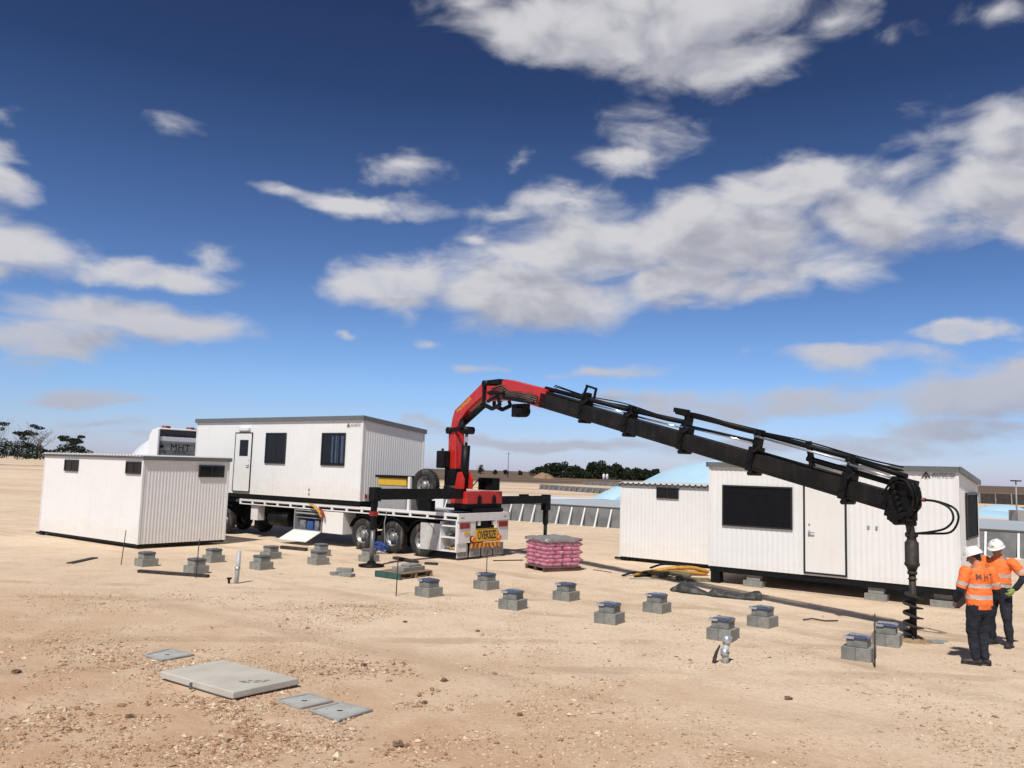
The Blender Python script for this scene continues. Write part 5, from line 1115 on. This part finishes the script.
def person(label, loc, ang, J, hat_tilt=(0, 0), glove=False, bib=False, back_text=None, backz=1.33):
    """local frame: +y forward, +x to the person's right... (right-handed: x = right), z up. J: joints"""
    o = thing('person', label, 'person', loc, ang)
    X = (1, 0, 0); Y = (0, 1, 0)
    hc = Vector(J['head']); yaw = J.get('yaw', 0); hd = Matrix.Rotation(yaw, 3, 'Z') @ Matrix.Rotation(J.get('nod', -.3), 3, 'X')
    hx = tuple(hd @ Vector((1, 0, 0)))
    def H(x, y, z): return tuple(hc + hd @ Vector((x, y, z)))
    ch = []
    # torso, neck, head
    ch.append([((0, 0, .88), .15, .11, X), ((0, .0, 1.0), .155, .105, X), ((0, .02, 1.18), .155, .105, X), ((0, .0, 1.33), .18, .115, X), ((0, -.01, 1.43), .15, .09, X)])
    ch.append([((0, -.01, 1.42), .065, .065, X), (tuple(Vector((0, 0, 1.5)).lerp(hc, .3)), .058, .06, X), (H(0, -.015, -.03), .055, .06, hx)])
    ch.append([(H(0, .012, -.105), .045, .055, hx), (H(0, .01, -.06), .062, .078, hx), (H(0, 0, 0), .072, .092, hx), (H(0, -.01, .05), .074, .095, hx), (H(0, -.01, .085), .055, .075, hx)])
    ch.append([(H(0, .085, .015), .012, .014, hx), (H(0, .108, -.02), .017, .016, hx)])   # nose
    for s in (-1, 1): ch.append([(H(s * .072, -.005, .015), .010, .02, Y), (H(s * .08, -.01, -.02), .010, .014, Y)])
    ch.append([(H(-.018, .088, -.052), .008, .008, (0, 0, 1)), (H(.018, .088, -.052), .008, .008, (0, 0, 1))])   # lips
    hands = []
    for sd in ('L', 'R'):
        sh_, el_, wr = Vector(J['sh' + sd]), Vector(J['el' + sd]), Vector(J['wr' + sd])
        ch.append([(tuple(sh_), .055, .055, Y), (tuple(sh_.lerp(el_, .5)), .048, .05, Y), (tuple(el_), .04, .042, Y)])
        ch.append([(tuple(el_), .04, .042, Y), (tuple(el_.lerp(wr, .35)), .041, .042, Y), (tuple(wr), .026, .03, Y)])
        hp, kn, an, to = Vector(J['hip' + sd]), Vector(J['kn' + sd]), Vector(J['an' + sd]), Vector(J['toe' + sd])
        ch.append([(tuple(hp), .085, .09, X), (tuple(hp.lerp(kn, .5)), .072, .078, X), (tuple(kn), .055, .058, X)])
        ch.append([(tuple(kn), .055, .058, X), (tuple(kn.lerp(an, .3)), .054, .062, X), (tuple(an), .036, .038, X)])
        ch.append([(tuple(an + Vector((0, 0, -.03))), .035, .035, X), (tuple(to), .035, .025, X)])
        # hand: palm, four curled fingers and a side thumb
        d = (wr - el_).normalized(); ind = Vector(J.get('pn' + sd, (0, 1, 0))); ind = (ind - d * ind.dot(d)).normalized(); wv = d.cross(ind)    # wv across palm, ind palm-facing dir
        k0 = wr + d * .085
        hch = [[(tuple(wr), .027, .018, tuple(wv)), (tuple(wr + d * .045), .037, .016, tuple(wv)), (tuple(k0), .040, .014, tuple(wv))]]
        for i, ln in enumerate((.072, .082, .076, .058)):
            b_ = k0 + wv * (-.030 + .020 * i); c1 = .45 + .08 * i; p1_ = b_ + (d * math.cos(.35) + ind * math.sin(.35)) * ln * .45; p2_ = p1_ + (d * math.cos(.9) + ind * math.sin(.9)) * ln * .32; p3_ = p2_ + (d * math.cos(1.5) + ind * math.sin(1.5)) * ln * .25
            hch.append([(tuple(b_ - d * .02), .0092, .0092, tuple(wv)), (tuple(p1_), .0088, .0088, tuple(wv)), (tuple(p2_), .008, .008, tuple(wv)), (tuple(p3_), .007, .007, tuple(wv))])
        sg = -1; tb = wr + d * .03 + wv * sg * .025; t1_ = tb + (d * .6 + wv * sg * .65 + ind * .35).normalized() * .038; t2_ = t1_ + (d * .85 + wv * sg * .2 + ind * .45).normalized() * .032
        hch.append([(tuple(tb), .013, .013, tuple(d)), (tuple(t1_), .011, .011, tuple(d)), (tuple(t2_), .009, .009, tuple(d))])
        ch += hch; hands.append(hch)
    remeshed('body', ch, .0055, [SKIN], o, smooth=2)
    if glove:
        for hch in hands[glove - 1:glove]:
            remeshed('glove', [[(p, a_ + .006, b_ + .006, s) for p, a_, b_, s in c] for c in hch], .006, [GLOVE], o, smooth=2)
    # face: eyes and brows
    for s in (-1, 1):
        bm = bmesh.new(); bmesh.ops.create_uvsphere(bm, u_segments=10, v_segments=8, radius=.011); me = bpy.data.meshes.new('eye'); bmesh.ops.translate(bm, verts=bm.verts, vec=H(s * .03, .083, .012)); bm.to_mesh(me); bm.free(); me.materials.append(INK); e = bpy.data.objects.new('eye', me); COL.objects.link(e); e.parent = o
    # hair under the hat
    remeshed('hair', [[(H(0, -.028, -.035), .06, .066, hx), (H(0, -.02, .03), .078, .09, hx), (H(0, -.018, .07), .07, .085, hx)]], .008, [HAIR], o, smooth=2)
    # shirt
    tor = [[((0, .0, .90), .20, .155, X), ((0, .015, 1.02), .205, .16, X), ((0, .02, 1.2), .20, .15, X), ((0, 0, 1.34), .22, .145, X), ((0, -.01, 1.42), .19, .115, X), ((0, -.012, 1.47), .10, .085, X)]]
    for sd in ('L', 'R'):
        sh_, el_, wr = Vector(J['sh' + sd]), Vector(J['el' + sd]), Vector(J['wr' + sd])
        tor.append([(tuple(sh_), .082, .088, Y), (tuple(sh_.lerp(el_, .5)), .082, .084, Y), (tuple(el_), .068, .068, Y)])
        tor.append([(tuple(el_), .062, .064, Y), (tuple(el_.lerp(wr, .5)), .052, .054, Y), (tuple(el_.lerp(wr, .93)), .042, .044, Y)])
    arms = [(Vector(J['sh' + s]), Vector(J['el' + s]), Vector(J['wr' + s])) for s in 'LR']
    def segd(p, a_, b_):
        t = max(0, min(1, (p - a_).dot(b_ - a_) / (b_ - a_).length_squared)); return (p - a_.lerp(b_, t)).length, t
    def mi(p):
        for (a_, b_, c_) in arms:
            d1, t1 = segd(p, a_, b_); d2, t2 = segd(p, b_, c_)
            if d2 < .085 and d2 < d1 + .002 and t2 > .0 and abs(p.x) > .16:
                return 2
            if d1 < .1 and abs(p.x) > .185 and .62 < t1 < .82: return 1
            if d1 < .1 and abs(p.x) > .185 and t1 > .95: return 2
        if abs(p.x) < .23 or True:
            inarm = any(segd(p, a_, b_)[0] < .088 for a_, b_, c_ in arms) and abs(p.x) > .2
            if not inarm and (1.155 < p.z < 1.215 or .99 < p.z < 1.05): return 1
        if bib and p.z < 1.06 and p.y > .02 and p.x < .02: return 2
        return 0
    shirt_o = remeshed('shirt', tor, .009, [HIVIS, TAPE, NAVY], o, mi, smooth=5, wrinkle=.011)
    # trousers
    tr_ = [[((0, 0, .84), .18, .14, X), ((0, 0, .93), .185, .145, X), ((0, 0, .98), .18, .14, X)]]
    for sd in ('L', 'R'):
        hp, kn, an = Vector(J['hip' + sd]), Vector(J['kn' + sd]), Vector(J['an' + sd])
        tr_.append([(tuple(hp), .108, .128, X), (tuple(hp.lerp(kn, .5)), .10, .108, X), (tuple(kn), .084, .088, X)])
        tr_.append([(tuple(kn), .074, .078, X), (tuple(kn.lerp(an, .5)), .07, .076, X), (tuple(an + Vector((0, 0, .02))), .062, .066, X)])
    remeshed('trousers', tr_, .009, [NAVY], o, smooth=4, wrinkle=.011)
    for sd in ('L', 'R'):
        an, to = Vector(J['an' + sd]), Vector(J['toe' + sd]); fd = (to - an); fd.z = 0; fd.normalize(); sdv = (-fd.y, fd.x, 0)
        heel = Vector((an.x, an.y, .05)) - fd * .05
        remeshed('boot', [[(tuple(heel), .042, .045, sdv), (tuple(heel.lerp(Vector((to.x, to.y, .05)), .5)), .046, .048, sdv), (tuple(Vector((to.x, to.y, .045))), .05, .036, sdv)], [(tuple(an + Vector((0, 0, .05))), .05, .055, X), ((an.x, an.y, .06), .045, .055, X)]], .007, [BOOT], o, smooth=3)
        sm_ = MB(Frame(0, 0, 0)); sm_.fr.m = MW[o].copy(); c0 = heel - fd * .03; c1 = Vector((to.x, to.y, 0)) + fd * .035
        sm_.beam((c0.x, c0.y, .014), (c1.x, c1.y, .014), .022, .1, w2=.09); sm_.build('boot_sole', RUBBER, o, bevel=.004)
    # hard hat
    fr = Frame(0, 0, 0); fr.m = MW[o] @ Matrix.Translation(H(0, -.008, .045)) @ (hd.to_4x4())
    m = MB(fr); n1, n2 = 9, 28; vs = []
    for i in range(n1 + 1):
        a_ = math.pi / 2 * i / n1; r_ = math.cos(a_) if i < n1 else .001
        for j in range(n2):
            t = 2 * math.pi * j / n2; ridge = 1 + .02 * (abs(math.cos(t * 1)) < .12) ; vs.append((.118 * r_ * math.cos(t), .138 * r_ * math.sin(t), .005 + .125 * math.sin(a_) * ridge))
    m.add(vs, [(i * n2 + j, i * n2 + (j + 1) % n2, (i + 1) * n2 + (j + 1) % n2, (i + 1) * n2 + j) for i in range(n1) for j in range(n2)], 0, True)
    vs = []
    for (k, z) in ((1.0, .008), (1.12, -.006), (1.12, -.012), (1.0, -.004)):
        for j in range(n2):
            t = 2 * math.pi * j / n2; ex = .045 * max(0, math.sin(t)) ** 2 * (k > 1); vs.append((.118 * k * math.cos(t), (.138 * k + ex) * math.sin(t), z - .12 * ex))
    m.add(vs, [(i * n2 + j, i * n2 + (j + 1) % n2, ((i + 1) % 4) * n2 + (j + 1) % n2, ((i + 1) % 4) * n2 + j) for i in range(4) for j in range(n2)], 0, True)
    m.beam((0, -.10, .105), (0, .08, .132), .012, .02)
    ht = m.build('hard_hat', HAT, o)
    m = MB(fr)
    if back_text:
        m.prism([(-.02, .045), (.0, .075), (.02, .045)], -.133, -.12, 'y'); m.build('hat_mark', REDD, ht)
        mw = MW[o]; bx_ = mw.to_3x3() @ Vector((1, 0, 0)); pos = mw @ Vector((0, -.3, backz))
        bt = text_mesh(back_text, .115, mat('print_grey_brown', (.20, .09, .06), .7), o, pos, bx_, (mw.to_3x3() @ Vector((0, 0, 1))), name='back_print', depth=.004, spacing=1.35, bold=.001)
        from mathutils.bvhtree import BVHTree
        bv = BVHTree.FromPolygons([v.co for v in shirt_o.data.vertices], [tuple(p.vertices) for p in shirt_o.data.polygons])
        for v in bt.data.vertices:
            hit = bv.ray_cast(Vector((v.co.x, -.5, v.co.z)), Vector((0, 1, 0)))[0]
            if hit: v.co.y = hit.y - (.014 if v.co.y < -.3 else .010)
    else:
        m.prism([(-.02, .03), (-.02, .055), (.02, .055), (.02, .03)], .128, .137, 'y'); m.build('hat_mark', YELB, ht)
    return o
# near worker: back to the camera, looking down at the auger
J1 = dict(head=(-.03, .055, 1.60), yaw=.75, nod=-.38,
  shL=(-.215, -.01, 1.41), elL=(-.31, .0, 1.13), wrL=(-.30, .13, .93), shR=(.21, -.01, 1.41), elR=(.28, -.02, 1.13), wrR=(.22, .18, .96), pnL=(1, 0, 0), pnR=(-1, 0, 0),
  hipL=(-.085, 0, .90), knL=(-.10, .05, .49), anL=(-.09, .0, .10), toeL=(-.22, .10, .04), hipR=(.085, 0, .90), knR=(.07, .06, .49), anR=(.05, -.02, .10), toeR=(-.06, .10, .04))
person('worker in orange hi vis shirt and white hard hat, back turned, nearest the camera', (7.25, 12.90, gh(7.25, 12.9)), math.atan2(1, -.14) - math.pi / 2, J1, back_text='MHT')
# far worker: facing left, hand on hip
J2 = dict(head=(.0, .05, 1.62), yaw=.1, nod=-.28,
  shL=(-.215, 0, 1.42), elL=(-.40, -.06, 1.20), wrL=(-.30, .10, .98), shR=(.215, 0, 1.42), elR=(.25, .06, 1.14), wrR=(.16, .22, 1.02), pnL=(1, 0, 0), pnR=(-1, 0, 0),
  hipL=(-.09, 0, .92), knL=(-.14, .05, .50), anL=(-.15, .0, .10), toeL=(-.19, .17, .04), hipR=(.09, 0, .92), knR=(.14, .04, .50), anR=(.15, -.02, .10), toeR=(.18, .15, .04))
person('worker in orange and navy shirt and white hard hat, hand on hip, facing left', (8.45, 14.42, gh(8.45, 14.42)), math.atan2(-.55, -.9) - math.pi / 2, J2, glove=1, bib=True)

# ------------------------------------------------------------------ bunker walls and tarps behind
rw = thing('retaining_wall', 'long grey concrete panel wall with white slanting struts behind the yard', 'wall', stw(-15, 37, 0), -TH)
x = -32.0
while x < 8:
    m = MB(ST); m.box(x, x + 2.38, 37.0, 37.1, -.05, .98); m.build('panel', PANELC, rw); x += 2.4
m = MB(ST); m.box(-32, 8, 36.97, 37.14, .98, 1.03); m.build('coping', mat('coping_dark', (.12, .10, .085), .8), rw)
s_ = -31.7; 
while s_ < 7.5:
    if s_ > -14: s_ = -13.02 + round((s_ + 13.02) / 1.09) * 1.09
    m = MB(ST); m.beam((s_, 36.985, .92), (s_, 36.62, .0), .06, .075); m.box(s_ - .1, s_ + .1, 36.5, 36.75, -.03, .03); m.build('strut', WHITE2, rw); s_ += .78 if s_ < -14 else 1.09
# sheeting inside the bunker: starts at the wall's coping and humps backwards
def sheet(name, lb, s0, s1, t0, t1, fz, mt_, cat='sheeting', n1=40, n2=24, nz=.03):
    m = MB(ST); vs = []
    for i in range(n1 + 1):
        for j in range(n2 + 1):
            s_ = s0 + (s1 - s0) * i / n1; t = t0 + (t1 - t0) * j / n2; vs.append((s_, t, fz(i / n1, j / n2) + nz * noise.noise(Vector((s_ * .5, t * .5, 0)))))
    m.add(vs, [(i * (n2 + 1) + j, (i + 1) * (n2 + 1) + j, (i + 1) * (n2 + 1) + j + 1, i * (n2 + 1) + j + 1) for i in range(n1) for j in range(n2)], 0, True)
    # skirt down to the ground
    edge = [i * (n2 + 1) for i in range(n1 + 1)] + [n1 * (n2 + 1) + j for j in range(n2 + 1)] + [i * (n2 + 1) + n2 for i in range(n1, -1, -1)] + [j for j in range(n2, -1, -1)]
    ev = [vs[k] for k in edge]; gv = [(v[0], v[1], -.03) for v in ev]; q = len(ev); m.add(ev + gv, [(k, (k + 1) % q, q + (k + 1) % q, q + k) for k in range(q)])
    return tag(m.build(name, mt_, origin=stw((s0 + s1) / 2, (t0 + t1) / 2, 0)), lb, cat)
sheet('bunker_sheet', 'pale grey ground sheet filling the bunker behind the long wall', -29.4, 14, 37.3, 50, lambda u, v: .93 + .05 * math.sin(v * 3), TARPG)
sheet('bunker_sheet', 'white ground sheet at the left end of the bunker behind the wall', -35.5, -29.43, 37.3, 52, lambda u, v: .90 + .05 * math.sin(v * 3), TARPW)
# tarped grain stacks (world frame)
def mound(name, lb, cx, cy, rx, ry, H, mt_, ang=0, z0=0, pw=1.0, ridge=.0):
    fr = Frame(cx, cy, ang); m = MB(fr); n1, n2 = 26, 56; vs = []
    for i in range(n1 + 1):
        r_ = i / n1
        for j in range(n2):
            t = 2 * math.pi * j / n2; h = H * (1 - r_ ** 2 * (1 - ridge)) ** pw * (1 if r_ < 1 else 0) * (1 - .0 * r_) if ridge == 0 else H * min(1, (1 - r_) * 1.35)
            fold = .012 * H * math.sin(j * 9 * math.pi * 2 / n2 * 1.0) * r_
            vs.append((rx * r_ * math.cos(t), ry * r_ * math.sin(t), z0 + h + fold * (r_ < .98) + .015 * H * noise.noise(Vector((r_ * 4 * math.cos(t), r_ * 4 * math.sin(t), cx)))))
    m.add(vs, [(i * n2 + j, (i + 1) * n2 + j, (i + 1) * n2 + (j + 1) % n2, i * n2 + (j + 1) % n2) for i in range(n1) for j in range(n2)], 0, True)
    return tag(m.build(name, mt_, origin=(cx, cy, z0)), lb, 'tarp covered stack')
mound('grain_stack', 'large domed grain stack under pale blue tarpaulin rising behind the small right shed', 16.3, 62, 9.2, 12, 4.02, TARP, pw=1.0)
mound('grain_stack', 'low pale blue tarpaulin heap left of the small right shed', 10.5, 66, 5.2, 5, 2.1, TARP, pw=1.3)
mound('grain_stack', 'small pale blue tarpaulin heap far right behind the workers', 46.3, 78, 2.8, 4, .95, TARP)
mound('grain_stack', 'flat pale blue tarpaulin heap to the right of the site office', 42.5, 74, 5.0, 4, .5, TARP)
# further low walls
def lowwall(p, q, h, lb, nstrut, mt_=PANELC, thk=.15):
    p = Vector((*p, 0)); q = Vector((*q, 0)); o = thing('low_wall', lb, 'wall', tuple(p.lerp(q, .5)), math.atan2(q.y - p.y, q.x - p.x))
    m = MB(); m.beam(p + Vector((0, 0, h / 2 - .05)), q + Vector((0, 0, h / 2 - .05)), h + .1, thk); m.build('panel', mt_, o)
    d = (q - p); nrm = Vector((d.y, -d.x, 0)).normalized()
    if nrm.y > 0: nrm = -nrm
    for k in range(nstrut):
        c = p + d * (k + .5) / nstrut; m = MB(); m.beam(c + nrm * (thk / 2 + .02) + Vector((0, 0, h)), c + nrm * (thk / 2 + .5) + Vector((0, 0, 0)), .1, .14); m.build('strut', PANELC if k % 2 else CONC, o)
lowwall((4.9, 131), (19.5, 97), .75, 'distant low grey wall crossing the sand in front of the grove', 22)
lowwall((17.5, 196), (30, 170), .85, 'furthest low grey wall, just below the horizon grove', 10)
lowwall((46, 80.5), (62, 70), .75, 'dark low wall behind the pale blue heap at far right', 8, DWOOD)
lowwall((66, 127), (95, 112), 1.5, 'long distant wall with pale posts at far right', 16, DWOOD)
m = MB(); n1, n2 = 8, 20; vs = []
for i in range(n1 + 1):
    for j in range(n2):
        t = 2 * math.pi * j / n2; r_ = i / n1; vs.append((14.3 + 4 * r_ * math.cos(t) * 1.2, 340 + 5 * r_ * math.sin(t), 2.3 * (1 - r_ * r_) * (1 + .3 * noise.noise(Vector((r_ * 3 * math.cos(t), r_ * 3 * math.sin(t), 1))))))
m.add(vs, [(i * n2 + j, (i + 1) * n2 + j, (i + 1) * n2 + (j + 1) % n2, i * n2 + (j + 1) % n2) for i in range(n1) for j in range(n2)], 0, True)
tag(m.build('dirt_mound', mat('mound_dirt', (.30, .19, .11), .95, var=.2, scale=.4), origin=(14.3, 340, 0)), kind='structure')
# lamp post, power poles, distant tanks
o = thing('lamp_post', 'thin lamp post with dark head standing at the far right edge', 'lamp post', (36.6, 60, 0))
m = MB(); m.cyl((36.6, 60, 0), (36.6, 60, 3.05), .06, .045, n=10); m.build('pole', GREYM, o)
m = MB(); m.box(36.3, 36.9, 59.8, 60.2, 3.05, 3.14); m.build('lamp_head', BLACK, o, bevel=.02)
m = MB(); m.box(37.2, 38.6, 61, 62, -.02, .95); m.box(37.25, 37.4, 60.98, 61.0, .2, .8); tag(m.build('switch_cabinet', GREYM, origin=(37.9, 61.5, 0), bevel=.03), 'grey equipment cabinet beside the lamp post at far right', 'cabinet')
for (x, y, h, lb) in ((-21, 300, 8.5, 'tiny power pole on the horizon left of the crane'), (-.5, 330, 10, 'tiny power pole on the horizon right of the crane column')):
    m = MB(); m.cyl((x, y, 0), (x, y, h), .13, .09, n=8); m.beam((x - .9, y, h - .6), (x + .9, y, h - .6), .12, .12); tag(m.build('power_pole', DWOOD, origin=(x, y, 0)), lb, 'power pole')
for (x, lb) in ((39.8, 'left one of two tiny white tanks in front of the grove'), (41.2, 'right one of two tiny white tanks in front of the grove')):
    m = MB(); m.lathe((x, 350, 0), (0, 0, 1), [(.001, 0), (.55, 0), (.55, 2.2), (.3, 2.6), (.001, 2.65)], 16); tag(m.build('water_tank', WHITE2, origin=(x, 350, 0)), lb, 'tank')

# ------------------------------------------------------------------ trees
def limb(m, p, q, r0, r1, segs=5, wob=.08, rng=random):
    P_ = []; L_ = (Vector(q) - Vector(p)).length
    for i in range(segs + 1):
        t = i / segs; v = Vector(p).lerp(Vector(q), t)
        if 0 < i < segs: v += Vector((rng.uniform(-1, 1), rng.uniform(-1, 1), rng.uniform(-.5, .5))) * wob * L_
        P_.append(v)
    m.tube(P_, [r0 + (r1 - r0) * i / segs for i in range(segs + 1)], 6); return P_
def leaf_cloud(m, c, r3, n, size, rng):
    vs = []; fs = []
    for _ in range(n):
        while True:
            v = Vector((rng.uniform(-1, 1), rng.uniform(-1, 1), rng.uniform(-1, 1)))
            if .25 < v.length < 1: break
        v = v.normalized() * (v.length ** .5) * (1 + .25 * noise.noise(v * 2.3 + Vector(c)))
        p = Vector((v.x * r3[0], v.y * r3[1], v.z * r3[2])) + Vector(c); a_ = Vector((rng.gauss(0, 1), rng.gauss(0, 1), rng.gauss(0, .6))).normalized(); b_ = a_.orthogonal().normalized(); s = size * rng.uniform(.5, 1.2)
        b_ = (Matrix.Rotation(rng.uniform(0, 6.28), 3, a_) @ b_); c2 = a_.cross(b_); k = len(vs)
        vs += [tuple(p + b_ * s), tuple(p + c2 * s * .6), tuple(p - b_ * s), tuple(p - c2 * s * .6)]; fs.append((k, k + 1, k + 2, k + 3))
    m.add(vs, fs)
def tree(loc, h, wd, lb, group, seed, kind='round', name='tree', lsize=.28, dens=900):
    rng = random.Random(seed); o = thing(name, lb, 'tree', loc, 0, group); x, y, z = loc
    tm = MB(); cm = MB()
    if kind == 'round':
        limb(tm, (x, y, z - .1), (x, y, z + h * .45), .06 * wd, .04 * wd, rng=rng)
        for k in range(7):
            a_ = rng.uniform(0, 6.28); r_ = rng.uniform(.1, .36) * wd; c = (x + r_ * math.cos(a_), y + r_ * math.sin(a_), z + h * rng.uniform(.30, .76)); limb(tm, (x, y, z + h * .3), c, .03 * wd, .012 * wd, rng=rng)
            leaf_cloud(cm, c, (wd * rng.uniform(.2, .32), wd * rng.uniform(.2, .3), h * rng.uniform(.14, .24)), dens // 7, lsize, rng)
        leaf_cloud(cm, (x, y, z + h * .3), (wd * .55, wd * .5, h * .30), dens // 2, lsize, rng)
    else:
        # eucalypt: bare leaning limbs, flat clumps at the ends
        tops = []
        n = 5 if kind == 'umbrella' else 8
        base = Vector((x, y, z))
        stem = limb(tm, base - Vector((0, 0, .1)), base + Vector((rng.uniform(-.1, .1) * wd, 0, h * .3)), .13, .09, rng=rng)[-1]
        for k in range(n):
            a_ = 6.28 * k / n + rng.uniform(-.4, .4); r_ = rng.uniform(.2, .5) * wd; e = Vector((x + r_ * math.cos(a_), y + r_ * math.sin(a_) * .6, z + h * rng.uniform(.6, 1.0)))
            P_ = limb(tm, stem, e, .075, .022, 6, .07, rng); tops.append(e)
            for q in range(3 if kind == 'umbrella' else 6):
                s_ = P_[rng.randint(2, 5)]; e2 = s_ + Vector((rng.uniform(-1, 1) * wd * .22, rng.uniform(-1, 1) * wd * .2, h * rng.uniform(.02, .26))); limb(tm, s_, e2, .028, .012, 4, .1, rng)
                if kind == 'bare':
                    for _ in range(2): limb(tm, e2.lerp(s_, .4), e2 + Vector((rng.uniform(-1, 1) * wd * .12, 0, h * rng.uniform(-.02, .12))), .014, .008, 3, .1, rng)
                elif rng.random() < .6: leaf_cloud(cm, e2, (wd * .13, wd * .13, h * .05), dens // 14, lsize, rng)
        if kind == 'umbrella':
            for e in tops: leaf_cloud(cm, e, (wd * rng.uniform(.12, .2), wd * .16, h * .05), dens // 10, lsize, rng)
            leaf_cloud(cm, (x, y, z + h * .2), (wd * .75, wd * .45, h * .24), int(dens * 1.3), lsize, rng); leaf_cloud(cm, (x - wd * .2, y, z + h * .42), (wd * .3, wd * .3, h * .13), dens // 6, lsize, rng); leaf_cloud(cm, (x + wd * .25, y, z + h * .38), (wd * .28, wd * .3, h * .12), dens // 6, lsize, rng)
            for _ in range(26): limb(tm, (x + rng.uniform(-.3, .3) * wd, y, z + h * .35), (x + rng.uniform(-.6, .6) * wd, y + rng.uniform(-.3, .3), z + h * rng.uniform(.6, 1.12)), .02, .008, 4, .08, rng)
        else:
            leaf_cloud(cm, (x, y, z + h * .12), (wd * .6, wd * .35, h * .16), dens * 2, lsize, rng)
    tm.build('trunk', BARK, o); cm.build('crown', LEAF, o); return o
GR = 'dark grove of trees on the horizon'; ords = ['first', 'second', 'third', 'fourth', 'fifth', 'sixth', 'seventh', 'eighth', 'ninth', 'tenth', 'eleventh', 'twelfth', 'thirteenth', 'fourteenth', 'fifteenth']
grove = [(545, 9, 7.0), (553, 12, 9.0), (563, 13, 8.8), (574, 11, 7.0), (585, 9, 5.8), (592, 10, 8.6), (600, 12, 9.3), (608, 11, 9.8), (617, 11, 8.8), (626, 9, 7.6), (634, 9, 7.0), (642, 7, 6.0), (649, 6, 6.4), (655, 6, 6.2), (661, 5, 5.0)]
for i, (px, wd, h) in enumerate(grove):
    y = 395 + (i * 37 % 5) * 4; x = (px - 512) / 826.4 * y * 1.0 + .3
    tree((x, y, -.05), h, wd * .78, f'{ords[i]} tree from the left in the dark grove on the horizon', GR, 40 + i, 'round', lsize=.5, dens=1100)
for i, (px, h, lb) in enumerate(((382, 4.5, 'tiny tree on the horizon just left of the crane column'), (415, 3.2, 'tiny tree on the horizon behind the crane column'), (484, 6.5, 'dark round tiny tree on the horizon right of the crane column'), (498, 3.6, 'small shrub like tree on the horizon, second right of the crane column'), (509, 4.4, 'tiny tree on the horizon above the tail of the trailer'), (523, 3.4, 'tiny tree on the horizon above the right outrigger'), (535, 6.2, 'dark tiny tree on the horizon left of the grove'), (541, 5, 'tiny tree on the horizon touching the left of the grove'))):
    y = 560; x = (px - 512) / 826.4 * y; tree((x, y, -.05), h, h * .75, lb, 'tiny trees on the horizon', 80 + i, 'round', lsize=.6, dens=160)
GL = 'eucalypts beyond the sand at the left edge'
tree((-93.5, 150, 2.4), 6.7, 6.5, 'dark eucalypt with flat topped clumps at the very left edge', GL, 1, 'umbrella', lsize=.17, dens=1500)
tree((-88.6, 152, 2.4), 5.5, 5.5, 'dark eucalypt with umbrella clumps, second from the left edge', GL, 2, 'umbrella', lsize=.17, dens=1500)
tree((-84.2, 149, 2.4), 5.6, 6.5, 'mostly bare leaning dead tree between the dark eucalypts', GL, 3, 'bare', lsize=.22, dens=300)
tree((-79.8, 151, 2.4), 4.9, 5.0, 'low dark eucalypt with bare twigs on top, just left of the shed', GL, 5, 'umbrella', lsize=.17, dens=1500)
tree((-98.5, 153, 2.4), 5.3, 6.0, 'dark eucalypt partly cut off by the left edge', GL, 6, 'umbrella', lsize=.24, dens=1000)
